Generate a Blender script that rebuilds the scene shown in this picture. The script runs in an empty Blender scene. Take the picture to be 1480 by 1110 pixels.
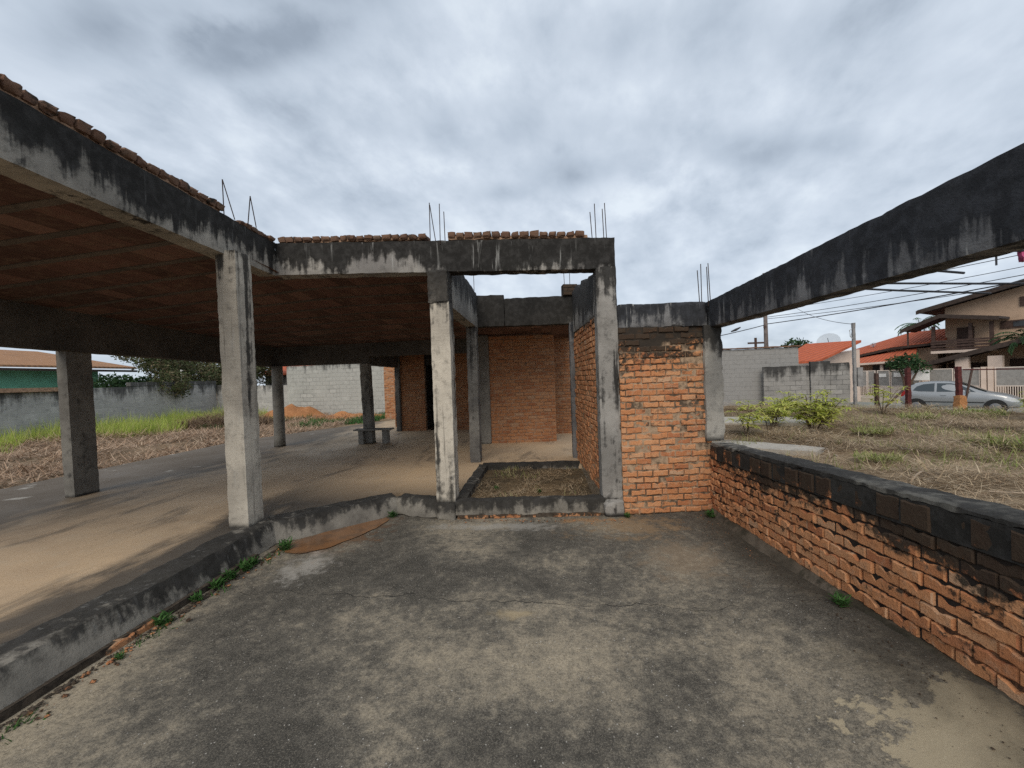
import bpy, bmesh, math, random
import numpy as np
from mathutils import Vector, noise, Matrix
R = math.radians
random.seed(7); rng = np.random.default_rng(7)
S = bpy.context.scene
COL = S.collection

# ------------------------------------------------------------------ camera
cam = bpy.data.cameras.new('camera'); camo = bpy.data.objects.new('camera', cam); COL.objects.link(camo)
cam.sensor_width = 36; cam.lens = 36 * 600 / 1480; cam.clip_start = .05; cam.clip_end = 3000
PSI, EL, ROLL = 0.0753075, -0.0125045, R(1.9)
fw = Vector((-math.sin(PSI)*math.cos(EL), math.cos(PSI)*math.cos(EL), math.sin(EL)))
rt = Vector((math.cos(PSI), math.sin(PSI), 0)); up = rt.cross(fw)
r2 = rt*math.cos(ROLL) - up*math.sin(ROLL); u2 = rt*math.sin(ROLL) + up*math.cos(ROLL)
mw = Matrix((r2, u2, -fw)).transposed().to_4x4(); mw.translation = (0, 0, 1.7)
camo.matrix_world = mw
S.camera = camo

# ------------------------------------------------------------------ world + sun
SUN_EL, SUN_AZ = R(40), R(187)          # light comes from behind the camera, a little to its left
S.view_settings.view_transform = 'Standard'; S.view_settings.look = 'None'
S.view_settings.gamma = 1; S.view_settings.exposure = 0.5
S.render.engine = 'CYCLES'; S.cycles.use_denoising = False
W = bpy.data.worlds.new('World'); S.world = W; W.use_nodes = True

class NT:
    def __init__(s, nt): s.t = nt
    def n(s, typ, ins=None, **kw):
        nd = s.t.nodes.new('ShaderNode' + typ)
        for k, v in kw.items(): setattr(nd, k, v)
        for k, v in (ins or {}).items():
            if hasattr(v, 'is_linked'): s.t.links.new(v, nd.inputs[k])
            elif v is not None: nd.inputs[k].default_value = v
        return nd
    def math(s, op, a, b=None, c=None, clamp=False):
        nd = s.n('Math', {0: a, 1: b, 2: c}, operation=op, use_clamp=clamp); return nd.outputs[0]
    def vmul(s, v, sc): return s.n('VectorMath', {0: v, 1: sc}, operation='MULTIPLY').outputs[0]
    def vadd(s, v, sc): return s.n('VectorMath', {0: v, 1: sc}, operation='ADD').outputs[0]
    def noise(s, v, scale, detail=4, rough=.55, dist=0, col=False):
        nd = s.n('TexNoise', {'Vector': v, 'Scale': scale, 'Detail': detail, 'Roughness': rough, 'Distortion': dist})
        return nd.outputs['Color' if col else 'Fac']
    def step(s, v, a, b, lo=0., hi=1.):
        nd = s.n('MapRange', {0: v, 1: a, 2: b, 3: lo, 4: hi}, interpolation_type='SMOOTHSTEP'); return nd.outputs[0]
    def lin(s, v, a, b, lo=0., hi=1.): return s.n('MapRange', {0: v, 1: a, 2: b, 3: lo, 4: hi}).outputs[0]
    def mix(s, f, a, b, mode='MIX'):
        a = c4(a); b = c4(b)
        return s.n('Mix', {0: f, 6: a, 7: b}, data_type='RGBA', blend_type=mode).outputs[2]
    def ramp(s, f, stops):
        nd = s.n('ValToRGB', {0: f}); cr = nd.color_ramp
        while len(cr.elements) < len(stops): cr.elements.new(.5)
        for e, (p, c) in zip(cr.elements, stops): e.position = p; e.color = c4(c)
        return nd.outputs[0]
    def xyz(s, v):
        nd = s.n('SeparateXYZ', {0: v}); return nd.outputs
    def bump(s, h, st=.5, d=.01, nrm=None):
        return s.n('Bump', {'Height': h, 'Strength': st, 'Distance': d, 'Normal': nrm}).outputs[0]
def c4(c):
    if isinstance(c, (tuple, list)) and len(c) == 3: return (*c, 1)
    if isinstance(c, (int, float)): return (c, c, c, 1)
    return c

w = NT(W.node_tree); W.node_tree.nodes.clear()
g = w.n('TexCoord').outputs['Generated']
sk = w.n('TexSky', sky_type='NISHITA', sun_disc=False); sk.sun_elevation = SUN_EL; sk.sun_rotation = SUN_AZ
sx, sy, sz = w.xyz(g)
den = w.math('ADD', w.math('MAXIMUM', sz, 0.), .32)
pl = w.n('CombineXYZ', {0: w.math('DIVIDE', sx, den), 1: w.math('DIVIDE', sy, den), 2: 0.}).outputs[0]   # cloud deck seen in perspective
rot = w.n('VectorRotate', {'Vector': pl, 'Angle': R(20)}, rotation_type='Z_AXIS').outputs[0]
big = w.noise(w.vmul(rot, (1., .85, 1)), 1.25, 4, .5, .1)
med = w.noise(w.vmul(rot, (1.2, .8, 1)), 4.2, 6, .52, .1)
fine = w.noise(w.vmul(rot, (1, .8, 1)), 12, 6, .6, .1)
dens = w.math('ADD', w.math('MULTIPLY', big, .38), w.math('ADD', w.math('MULTIPLY', med, .44), w.math('MULTIPLY', fine, .14)))
blob = None
for (bx, by, rx, ry, am) in [(-.52, .755, .17, .05, .15), (-.72, .67, .2, .06, .09), (-.3, .68, .2, .07, .05), (.11, 1.2, .14, .07, .09), (-.1, 1.25, .1, .04, .06), (.2, 1.05, .12, .05, .05), (.55, 1.11, .13, .06, .07), (.73, 1.08, .09, .045, .06), (-.12, 1.02, .22, .07, .05), (.3, .84, .25, .07, .05), (.95, .85, .2, .12, .05), (-.42, 1.1, .2, .08, -.05), (.35, 1.3, .25, .1, -.05), (-.75, .9, .2, .1, -.03), (.1, .75, .2, .05, -.03), (-.2, .88, .3, .04, -.03)]:
    d = w.n('VectorMath', {0: w.vmul(w.vadd(pl, (-bx, -by, 0)), (1/rx, 1/ry, 1))}, operation='LENGTH').outputs['Value']
    d = w.math('ADD', d, w.math('ADD', w.math('MULTIPLY', w.math('SUBTRACT', med, .5), 1.5), w.math('MULTIPLY', w.math('SUBTRACT', fine, .5), 1.6)))
    v = w.math('MULTIPLY', w.step(d, 1.45, .1), am)
    blob = v if blob is None else w.math('ADD', blob, v)
dens = w.math('ADD', dens, blob)
cl = w.ramp(dens, [(.37, (.58, .635, .69)), (.45, (.475, .53, .60)), (.54, (.375, .43, .50)), (.64, (.25, .295, .355)), (.76, (.15, .178, .218))])
hz = w.step(sz, .42, .0)
cl = w.mix(w.math('MULTIPLY', hz, .3), cl, (.48, .535, .605))
cl = w.n('VectorMath', {0: cl, 3: 10.}, operation='SCALE').outputs[0]
skc = w.mix(.93, sk.outputs[0], cl)
bg = w.n('Background', {'Color': skc, 'Strength': .1})
wo = w.n('OutputWorld', {'Surface': bg.outputs[0]})

sl = bpy.data.lights.new('sun', 'SUN'); sl.energy = 1.5; sl.angle = R(38); sl.color = (1, .9, .77)
so = bpy.data.objects.new('sun', sl); COL.objects.link(so)
# sky sun_rotation is measured clockwise from +Y
sd = Vector((math.sin(SUN_AZ)*math.cos(SUN_EL), math.cos(SUN_AZ)*math.cos(SUN_EL), math.sin(SUN_EL)))
so.rotation_euler = sd.to_track_quat('Z', 'Y').to_euler(); so.location = (0, -5, 12)

# ------------------------------------------------------------------ object helpers
def tag(o, label=None, cat=None, group=None, kind=None):
    if label: o['label'] = label
    if cat: o['category'] = cat
    if group: o['group'] = group
    if kind: o['kind'] = kind
    return o
def thing(name, label, cat, loc=(0, 0, 0), rz=0, group=None):
    o = bpy.data.objects.new(name, None); COL.objects.link(o); o.location = loc; o.rotation_euler = (0, 0, rz)
    o.empty_display_size = .2
    return tag(o, label, cat, group)
class MB:
    """collects vertices and faces of ONE mesh"""
    def __init__(s): s.v = []; s.f = []; s.mi = []
    def add(s, vs, fs, mi=0):
        b = len(s.v); s.v += [tuple(p) for p in vs]
        for f in fs: s.f.append(tuple(i+b for i in f)); s.mi.append(mi)
    def box(s, x0, x1, y0, y1, z0, z1, mi=0):
        s.add([(x0,y0,z0),(x1,y0,z0),(x1,y1,z0),(x0,y1,z0),(x0,y0,z1),(x1,y0,z1),(x1,y1,z1),(x0,y1,z1)],
              [(3,2,1,0),(4,5,6,7),(0,1,5,4),(1,2,6,5),(2,3,7,6),(3,0,4,7)], mi)
    def hexa(s, c, mi=0):
        s.add(c, [(3,2,1,0),(4,5,6,7),(0,1,5,4),(1,2,6,5),(2,3,7,6),(3,0,4,7)], mi)
    def tube(s, pts, r, n=6, mi=0):
        pts = [Vector(p) for p in pts]; rs = r if isinstance(r, (list, tuple)) else [r]*len(pts)
        vs = []
        for i, p in enumerate(pts):
            t = (pts[min(i+1, len(pts)-1)] - pts[max(i-1, 0)]).normalized()
            a = t.cross(Vector((0, 0, 1)))
            if a.length < .01: a = t.cross(Vector((1, 0, 0)))
            a.normalize(); b = t.cross(a)
            for k in range(n):
                th = 2*math.pi*k/n; vs.append(p + (a*math.cos(th) + b*math.sin(th))*rs[i])
        fs = [(i*n+k, i*n+(k+1) % n, (i+1)*n+(k+1) % n, (i+1)*n+k) for i in range(len(pts)-1) for k in range(n)]
        fs += [tuple(range(n-1, -1, -1)), tuple((len(pts)-1)*n+k for k in range(n))]
        s.add(vs, fs, mi)
    def build(s, name, mats, parent=None, smooth=False, loc=None):
        me = bpy.data.meshes.new(name); me.from_pydata(s.v, [], s.f)
        mats = mats if isinstance(mats, (list, tuple)) else [mats]
        for m in mats: me.materials.append(m)
        if len(mats) > 1: me.polygons.foreach_set('material_index', s.mi)
        me.update()
        bm = bmesh.new(); bm.from_mesh(me); bmesh.ops.recalc_face_normals(bm, faces=bm.faces); bm.to_mesh(me); bm.free()
        me.polygons.foreach_set('use_smooth', [True]*len(me.polygons))
        if not smooth: me.set_sharp_from_angle(angle=R(34))
        o = bpy.data.objects.new(name, me); COL.objects.link(o)
        if loc: o.location = loc
        if parent is not None:
            o.parent = parent
        return o
def wp(name, mb, mats, parent=None, smooth=False, label=None, kind=None):
    """a part whose vertices are given in world space, hung under its thing (an Empty) or under another part"""
    o = mb.build(name, mats, None, smooth)
    if parent is not None:
        o.parent = parent
        if parent.type == 'EMPTY': o.matrix_parent_inverse = Matrix.LocRotScale(parent.location, parent.rotation_euler, None).inverted()
    return tag(o, label, None, None, kind)
def nz(p, f): return noise.noise(Vector((p[0]*f, p[1]*f, p[2]*f)))
def rough(mb, c, cell=.06, amp=.006, chip=.012, top=0., mi=0, fr=5., bot=0.):
    """a rough concrete block: 8 corners (bottom ring then top ring), gridded, uneven, with chipped arrises"""
    c = [Vector(p) for p in c]
    L = [max((c[1]-c[0]).length, (c[5]-c[4]).length), max((c[3]-c[0]).length, .01), max((c[4]-c[0]).length, (c[6]-c[2]).length)]
    n = [max(1, min(160, int(round(l/cell)))) for l in L]
    idx = {}; vs = []
    def vert(i, j, k):
        key = (i, j, k)
        if key in idx: return idx[key]
        a, b, d = i/n[0], j/n[1], k/n[2]
        p = ((c[0]*(1-a)+c[1]*a)*(1-b) + (c[3]*(1-a)+c[2]*a)*b)*(1-d) + ((c[4]*(1-a)+c[5]*a)*(1-b) + (c[7]*(1-a)+c[6]*a)*b)*d
        q = noise.noise_vector(p*fr)*amp + noise.noise_vector(p*fr*3.7)*amp*.55
        ext = (i in (0, n[0])) + (j in (0, n[1])) + (k in (0, n[2]))
        if ext >= 2 and chip:
            ctr = sum(c, Vector())/8
            dirv = Vector((0, 0, 0))
            if i in (0, n[0]): dirv += (c[1]-c[0]).normalized()*(1 if i == 0 else -1)
            if j in (0, n[1]): dirv += (c[3]-c[0]).normalized()*(1 if j == 0 else -1)
            if k in (0, n[2]): dirv += Vector((0, 0, 1 if k == 0 else -1))
            q += dirv*chip*max(.15, .5+1.1*noise.noise(p*7.3)+.6*noise.noise(p*23))
        if k == n[2] and top: q.z += top*(noise.noise(p*1.7)+.6*noise.noise(p*5.1)+.35*noise.noise(p*13))
        if k == 0 and bot: q.z += bot*(noise.noise(p*2.1)+.5*noise.noise(p*6.3))
        idx[key] = len(vs); vs.append(p+q); return idx[key]
    fs = []
    for i in range(n[0]):
        for j in range(n[1]):
            fs.append((vert(i,j,0), vert(i,j+1,0), vert(i+1,j+1,0), vert(i+1,j,0)))
            fs.append((vert(i,j,n[2]), vert(i+1,j,n[2]), vert(i+1,j+1,n[2]), vert(i,j+1,n[2])))
    for i in range(n[0]):
        for k in range(n[2]):
            fs.append((vert(i,0,k), vert(i+1,0,k), vert(i+1,0,k+1), vert(i,0,k+1)))
            fs.append((vert(i,n[1],k), vert(i,n[1],k+1), vert(i+1,n[1],k+1), vert(i+1,n[1],k)))
    for j in range(n[1]):
        for k in range(n[2]):
            fs.append((vert(0,j,k), vert(0,j,k+1), vert(0,j+1,k+1), vert(0,j+1,k)))
            fs.append((vert(n[0],j,k), vert(n[0],j+1,k), vert(n[0],j+1,k+1), vert(n[0],j,k+1)))
    mb.add(vs, fs, mi)
def run(p0, p1, o0, o1, z0, z1, z0b=None, z1b=None):
    """8 corners of a straight run in plan from p0 to p1, between offsets o0..o1 to its left"""
    z0b = z0 if z0b is None else z0b; z1b = z1 if z1b is None else z1b
    d = Vector((p1[0]-p0[0], p1[1]-p0[1])).normalized(); nx, ny = -d.y, d.x
    q = lambda p, o, z: (p[0]+nx*o, p[1]+ny*o, z)
    return [q(p0,o0,z0), q(p1,o0,z0b), q(p1,o1,z0b), q(p0,o1,z0), q(p0,o0,z1), q(p1,o0,z1b), q(p1,o1,z1b), q(p0,o1,z1)]

# ------------------------------------------------------------------ materials
def new_mat(name):
    m = bpy.data.materials.new(name); m.use_nodes = True; m.node_tree.nodes.clear()
    t = NT(m.node_tree); b = t.n('BsdfPrincipled'); t.n('OutputMaterial', {0: b.outputs[0]})
    t.b = b
    return m, t
def setb(t, col, rough=.9, nrm=None, spec=.3, metal=0.):
    for k, v in (('Base Color', c4(col)), ('Roughness', rough), ('Normal', nrm), ('Specular IOR Level', spec), ('Metallic', metal)):
        if v is None: continue
        if hasattr(v, 'is_linked'): t.t.links.new(v, t.b.inputs[k])
        else: t.b.inputs[k].default_value = v
def simple(name, col, rough=.7, var=.25, scale=6, metal=0., spec=.3, bump=.2):
    m, t = new_mat(name); v = t.n('TexCoord').outputs['Object']
    f = t.noise(v, scale, 6, .6)
    c = t.mix(t.step(f, .3, .7), tuple(x*(1-var) for x in col), tuple(min(1, x*(1+var)) for x in col))
    setb(t, c, rough, t.bump(t.noise(v, scale*6, 4), bump, .01), spec, metal); return m
BLACK = (.0135, .0128, .012)
def concrete(name, a=(.36, .345, .31), b=(.2, .195, .18), lo=3.2, hi=3.5, amt=.95, streak=1.2, base=None, white=.0, boards=0., bias=0., xs=None, tint=BLACK, blotch=.5):
    """weathered cast concrete. lo..hi: heights over which black mould takes over; base: height of mould at the foot; boards: form board lines"""
    m, t = new_mat(name); v = t.n('TexCoord').outputs['Object']; x, y, z = t.xyz(v)
    n1 = t.noise(v, 1.7, 6, .62); n2 = t.noise(v, 11, 6, .66); n3 = t.noise(v, 75, 4, .6)
    st = t.noise(t.vmul(v, (4.2, 4.2, .3)), 2., 6, .6, .2)
    c = t.mix(t.step(n1, .33, .67), a, b)
    c = t.mix(t.math('MULTIPLY', t.step(n2, .5, .72), blotch), c, tuple(q*.45 for q in b))
    c = t.mix(t.math('MULTIPLY', t.step(n3, .5, .7), .35), c, tuple(q*.6 for q in a))
    if boards:
        wv = t.n('TexWave', {'Vector': v, 'Scale': boards, 'Distortion': 1.2, 'Detail': 2., 'Detail Scale': 3.}, wave_type='BANDS', bands_direction='Z').outputs[1]
        c = t.mix(t.math('MULTIPLY', t.math('MULTIPLY', t.step(wv, .8, .97), t.step(n1, .45, .65)), .16), c, tuple(q*.5 for q in b))
        dk = t.noise(t.vmul(v, (16., 16., .5)), 1., 5, .6); c = t.mix(t.math('MULTIPLY', t.step(dk, .56, .68), .75), c, tuple(q*.3 for q in b))
    f = t.lin(z, lo, hi)
    f = t.math('ADD', f, bias)
    if xs: f = t.math('ADD', f, t.lin(x, xs[0], xs[1], 0., xs[2]))
    lowf = t.noise(t.vadd(v, (11, 3, 6)), .75, 3, .55); f = t.math('ADD', f, t.math('MULTIPLY', t.math('SUBTRACT', lowf, .5), 1.5))
    s = t.math('ADD', f, t.math('ADD', t.math('MULTIPLY', t.math('SUBTRACT', st, .5), streak*1.6), t.math('MULTIPLY', t.math('SUBTRACT', n2, .5), .9)))
    mk = t.math('MULTIPLY', t.step(s, .2, .56), amt)
    if base is not None:
        fb = t.math('ADD', t.lin(z, base[0]+base[1], base[0]), t.math('MULTIPLY', t.math('SUBTRACT', n1, .5), 1.4))
        mk = t.math('MAXIMUM', mk, t.math('MULTIPLY', t.step(fb, .35, .9), .9))
    mouldc = t.mix(t.step(n2, .4, .7), tint, tuple(q*2.2+.01 for q in tint))
    c = t.mix(mk, c, mouldc)
    if white:
        s2 = t.noise(t.vmul(v, (14., 14., 1.2)), 1.5, 4, .55); s3 = t.noise(v, 1.3, 2)
        wm = t.math('MULTIPLY', t.math('MULTIPLY', t.step(s2, .6, .7), t.step(s3, .45, .62)), white)
        c = t.mix(wm, c, (.42, .42, .4))
    h = t.math('ADD', t.math('MULTIPLY', n2, 1.), t.math('MULTIPLY', n3, .5))
    setb(t, c, .93, t.bump(h, .55, .012), .2)
    return m
def brick_mat(name, mould=(9, 10), patches=.5, foot=None, dusty=.25, bright=1., ymould=None, speck=0.):
    m, t = new_mat(name); v = t.n('TexCoord').outputs['Object']; x, y, z = t.xyz(v)
    ri = t.n('NewGeometry').outputs['Random Per Island']
    c = t.ramp(ri, [(0, (.42*bright, .165*bright, .078*bright)), (.3, (.52*bright, .225*bright, .1*bright)), (.7, (.58*bright, .27*bright, .125*bright)), (.95, (.59*bright, .31*bright, .16*bright)), (1, (.54*bright, .35*bright, .22*bright))])
    n1 = t.noise(v, 2.2, 5, .6); n2 = t.noise(v, 16, 6, .65); n3 = t.noise(v, 110, 4, .6)
    c = t.mix(t.math('MULTIPLY', t.step(n2, .48, .75), dusty*1.6), c, (.48*bright, .33*bright, .22*bright))
    c = t.mix(t.math('MULTIPLY', t.step(n3, .52, .7), .45), c, (.2, .075, .04))
    n4 = t.noise(t.vadd(v, (1.3, 4.1, 2.2)), 33, 5, .7); c = t.mix(t.math('MULTIPLY', t.step(n4, .54, .7), .55), c, (.17, .085, .05))
    if 'course' in name: c = t.mix(.62, c, (.12, .098, .085))
    f = t.lin(z, mould[0], mould[1])
    if ymould: f = t.math('ADD', f, t.lin(y, ymould[0], ymould[1], 0, ymould[2]))
    s = t.math('ADD', f, t.math('ADD', t.math('MULTIPLY', t.math('SUBTRACT', n1, .5), 1.5), t.math('MULTIPLY', t.math('SUBTRACT', n2, .5), 1.7)))
    mk = t.math('MULTIPLY', t.step(s, .42, .72), .94)
    if patches:
        p = t.math('ADD', t.noise(t.vadd(v, (7.3, 2, 5)), 3.1, 4, .6), t.math('MULTIPLY', t.math('SUBTRACT', n2, .5), .8))
        mk = t.math('MAXIMUM', mk, t.math('MULTIPLY', t.step(p, .66, .82), patches))
    if speck:
        p = t.math('ADD', t.noise(t.vadd(v, (2.3, 8, 1)), 13, 5, .65), t.math('MULTIPLY', t.math('SUBTRACT', n1, .5), .5)); mk = t.math('MAXIMUM', mk, t.math('MULTIPLY', t.step(p, .56, .66), speck))
    if foot is not None:
        fb = t.math('ADD', t.lin(z, foot[0]+foot[1], foot[0]), t.math('MULTIPLY', t.math('SUBTRACT', n2, .5), 1.2))
        mk = t.math('MAXIMUM', mk, t.math('MULTIPLY', t.step(fb, .4, .9), .85))
    c = t.mix(mk, c, t.mix(n2, BLACK, (.05, .045, .035)))
    setb(t, c, .95, t.bump(t.math('ADD', n2, t.math('ADD', t.math('MULTIPLY', n4, .8), t.math('MULTIPLY', n3, .5))), .8, .008), .15)
    return m
def mortar_mat(name, col=(.3, .22, .15), mould=(9, 10), patches=.6):
    m, t = new_mat(name); v = t.n('TexCoord').outputs['Object']; x, y, z = t.xyz(v)
    n2 = t.noise(v, 14, 6, .65); n1 = t.noise(v, 2.6, 5, .6)
    c = t.mix(t.step(n2, .35, .7), col, tuple(q*.55 for q in col))
    s = t.math('ADD', t.lin(z, mould[0], mould[1]), t.math('MULTIPLY', t.math('SUBTRACT', n1, .5), 2.))
    mk = t.math('MAXIMUM', t.step(s, .35, .7), t.math('MULTIPLY', t.step(t.math('ADD', n1, t.math('MULTIPLY', n2, .4)), .66, .8), patches))
    c = t.mix(t.math('MULTIPLY', mk, .93), c, (.022, .021, .02))
    setb(t, c, .97, t.bump(n2, .6, .01), .1); return m

M = {}
M['beam_left'] = concrete('beam_concrete_left', (.37, .34, .29), (.2, .185, .16), 3.0, 3.46, .97, 1.2, white=.2, blotch=.7)
M['beam_front'] = concrete('beam_concrete_front', (.38, .36, .325), (.2, .19, .18), 3.05, 3.45, .97, 1.1, white=.5, xs=(-1.6, -1.1, .55))
M['beam_black'] = concrete('black_mouldy_beam', (.22, .22, .222), (.1, .1, .103), 1.9, 2.5, .93, 1.5, white=1., tint=(.015, .0165, .02), bias=-.25, blotch=.9)
M['beam_side'] = concrete('beam_concrete_side', (.3, .29, .26), (.17, .165, .15), 2.75, 3.3, .95, 1.3, white=.3)
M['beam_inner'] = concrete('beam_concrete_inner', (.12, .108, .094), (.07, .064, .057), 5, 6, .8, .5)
M['col'] = concrete('column_concrete', (.57, .52, .435), (.38, .345, .29), 2.3, 3.5, .9, 1.5, base=(.2, .14), boards=7.5, blotch=.6, white=.3)
M['col_gray'] = concrete('column_concrete_gray', (.34, .325, .3), (.2, .19, .175), 2.3, 3.5, .92, 1.6, base=(.0, .1), white=.25, blotch=.7)
M['col_stub'] = concrete('column_concrete_stub', (.37, .35, .31), (.23, .22, .2), 1.7, 2.3, .9, 1.1, white=.2, blotch=.7, base=(.86, .2))
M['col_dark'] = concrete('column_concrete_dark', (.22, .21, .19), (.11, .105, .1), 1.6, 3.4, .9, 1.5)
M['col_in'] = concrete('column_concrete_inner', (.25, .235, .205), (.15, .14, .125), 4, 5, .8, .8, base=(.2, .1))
M['kerb'] = concrete('kerb_concrete', (.33, .305, .26), (.19, .175, .15), -.3, .3, .9, .7, bias=-.3, white=.2)
M['kerb_black'] = concrete('kerb_black_concrete', (.27, .25, .215), (.13, .12, .105), -.1, .25, .9, .8, bias=-.3)
M['honey'] = concrete('honeycombed_concrete', (.17, .155, .135), (.045, .042, .038), 2.2, 3.4, .75, .6, blotch=1.)
M['brick'] = brick_mat('brick_front_panel', (1.55, 2.2), .9, (0., .05), .55, .97, None, .5)
M['mortar'] = mortar_mat('mortar_front_panel', (.42, .3, .2), (1.7, 2.25), .75)
M['brick_side'] = brick_mat('brick_side_wall', (2.2, 2.6), .5, None, .45, .95, None, .4)
M['mortar_side'] = mortar_mat('mortar_side_wall', (.42, .29, .18), (2.3, 2.6), .3)
M['brick_back'] = brick_mat('brick_back_wall', (3.0, 4.2), .3, None, .6, .74)
M['mortar_back'] = mortar_mat('mortar_back_wall', (.42, .27, .18), (5, 6), .1)
M['brick_low'] = brick_mat('brick_low_wall', (.42, .80), .85, None, .35, 1.0, None, .9)
M['mortar_low'] = mortar_mat('mortar_low_wall', (.2, .105, .06), (.15, .65), 1.)
M['brick_foot'] = brick_mat('brick_footing', (-.12, .1), .9, None, .5, .8)
M['soil_dark'] = soil('dark_joint_soil', (.09, .07, .05), (.05, .04, .03), (.14, .1, .07)) if False else simple('dark_joint_soil', (.06, .047, .035), .97, .5, 20)
M['brick_cap'] = brick_mat('brick_low_wall_cap', (.2, .95), .95, None, .2, .85)
M['cap_top'] = concrete('coping_top_mortar', (.2, .19, .165), (.09, .086, .076), .3, 1.6, .9, .6, bias=.0, blotch=.9)
M['cap'] = concrete('low_wall_cap_mortar', (.2, .19, .165), (.1, .095, .085), .3, .95, .9, .4, bias=.1)
M['tile'] = brick_mat('clay_block_course', (3.4, 3.85), .55, None, .5, .55)
M['moss'] = concrete('mossy_footing', (.16, .13, .1), (.07, .058, .042), -.1, .4, .85, .6, tint=(.018, .016, .01))
M['steel'] = simple('rusty_steel', (.05, .032, .026), .8, .4, 30, .3)
M['steel_bar'] = simple('dark_grey_steel_bar', (.04, .045, .055), .6, .3, 20, .4)

# ceiling: clay hollow blocks between cast joists
m, t = new_mat('clay_block_ceiling'); v = t.n('TexCoord').outputs['Object']; x, y, z = t.xyz(v)
cell = t.n('CombineXYZ', {0: t.math('FLOOR', t.math('MULTIPLY', x, 4.6)), 1: t.math('FLOOR', t.math('DIVIDE', y, .48)), 2: 0.}).outputs[0]
rn = t.n('TexWhiteNoise', {'Vector': cell}, noise_dimensions='2D').outputs['Value']
n2 = t.noise(v, 9, 6, .6); n1 = t.noise(v, 1.2, 4)
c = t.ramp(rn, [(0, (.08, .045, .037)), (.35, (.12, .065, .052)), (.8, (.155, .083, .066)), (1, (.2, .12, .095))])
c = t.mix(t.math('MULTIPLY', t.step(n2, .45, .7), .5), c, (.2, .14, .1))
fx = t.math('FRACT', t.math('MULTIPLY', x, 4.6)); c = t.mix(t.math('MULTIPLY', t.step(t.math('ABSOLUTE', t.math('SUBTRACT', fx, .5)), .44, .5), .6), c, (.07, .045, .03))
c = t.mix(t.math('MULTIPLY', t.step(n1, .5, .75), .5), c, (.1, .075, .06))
setb(t, c, .95, t.bump(n2, .5, .01), .1); M['ceil'] = m
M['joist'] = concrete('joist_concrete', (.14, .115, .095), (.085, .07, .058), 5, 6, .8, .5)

# platform floor
m, t = new_mat('platform_floor'); v = t.n('TexCoord').outputs['Object']; x, y, z = t.xyz(v)
n1 = t.noise(v, .8, 6, .6, .3); n2 = t.noise(v, 5, 7, .65); n3 = t.noise(v, 60, 4, .6)
ns = t.noise(t.vmul(v, (1.6, .55, 1)), 1.5, 6, .65, .4)
c = t.mix(t.step(n1, .3, .7), (.6, .44, .275), (.45, .33, .215))
c = t.mix(t.math('MULTIPLY', t.step(n2, .45, .75), .45), c, (.52, .42, .3))
c = t.mix(t.math('MULTIPLY', t.step(n3, .5, .7), .25), c, (.14, .105, .075))
edge = t.step(t.math('ADD', x, t.math('MULTIPLY', t.math('SUBTRACT', ns, .5), 2.2)), -4.05, -3.4)      # rain blown in along the open edge
far = t.math('MULTIPLY', edge, t.lin(y, 6.2, 5.0))
out = t.step(t.math('ADD', x, t.math('MULTIPLY', t.math('SUBTRACT', ns, .5), 2.6)), -5.2, -6.6)
pt = t.math('MULTIPLY', t.step(ns, .54, .68), .5)
mk = t.math('MAXIMUM', t.math('MAXIMUM', t.math('MULTIPLY', far, .9), t.math('MULTIPLY', out, .85)), pt)
c = t.mix(mk, c, t.mix(n2, (.022, .02, .018), (.078, .071, .062)))
lc = t.math('MULTIPLY', t.step(t.noise(v, 1.9, 5, .6), .64, .7), t.step(x, -6., -7.))
c = t.mix(t.math('MULTIPLY', lc, .7), c, (.4, .38, .34))
setb(t, c, t.lin(n1, .3, .7, .55, .9), t.bump(t.math('ADD', n2, n3), .25, .006), .3); M['floor'] = m

# driveway
m, t = new_mat('old_driveway_concrete'); v = t.n('TexCoord').outputs['Object']; x, y, z = t.xyz(v)
n0 = t.noise(v, .42, 4, .55, .6); n1 = t.noise(v, 1.25, 7, .62, .4); n2 = t.noise(v, 7, 7, .7); n3 = t.noise(v, 48, 7, .78); n4 = t.noise(v, 190, 3, .6)
n6 = t.noise(t.vadd(v, (4, 4, 4)), 17, 8, .78)
s = t.math('ADD', t.math('MULTIPLY', t.math('SUBTRACT', n6, .5), .48), t.math('ADD', t.math('MULTIPLY', n0, .6), t.math('ADD', t.math('MULTIPLY', n1, .4), t.math('MULTIPLY', t.math('SUBTRACT', n2, .5), .42))))
for (ax, ay, rx, ry, am) in [(-.57, 3.55, .9, .45, -.07), (-1.8, 3.5, .5, .5, -.06), (-.55, 2.42, .8, .3, .085), (.25, 2.5, .5, .3, .07), (-1.9, 2.45, .75, .7, -.06), (-.15, 1.88, .55, .2, -.08), (.6, 2.28, .4, .22, -.075), (1.3, 2.7, .35, .4, .03), (1.2, 3.6, .45, .5, .05), (.0, 3.4, .5, .3, -.02), (.2, 4.4, 1.2, .3, -.04), (-1.2, 1.85, .4, .2, -.06)]:
    d = t.n('VectorMath', {0: t.vmul(t.vadd(v, (-ax, -ay, 0)), (1/rx, 1/ry, 0))}, operation='LENGTH').outputs['Value']
    s = t.math('ADD', s, t.math('MULTIPLY', t.step(t.math('ADD', d, t.math('MULTIPLY', t.math('SUBTRACT', n1, .5), 2.5)), 1.5, .2), am))
tanb = t.math('ADD', s, t.math('ADD', t.step(t.math('ADD', x, t.math('MULTIPLY', t.math('SUBTRACT', n1, .5), .8)), -2.3, -2.75, 0., .12), t.math('MULTIPLY', t.step(y, 3.2, 1.9), .03)))
c = t.ramp(tanb, [(.35, (.052, .048, .041)), (.45, (.095, .086, .072)), (.515, (.16, .142, .113)), (.575, (.26, .224, .17)), (.69, (.39, .33, .24))])
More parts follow.
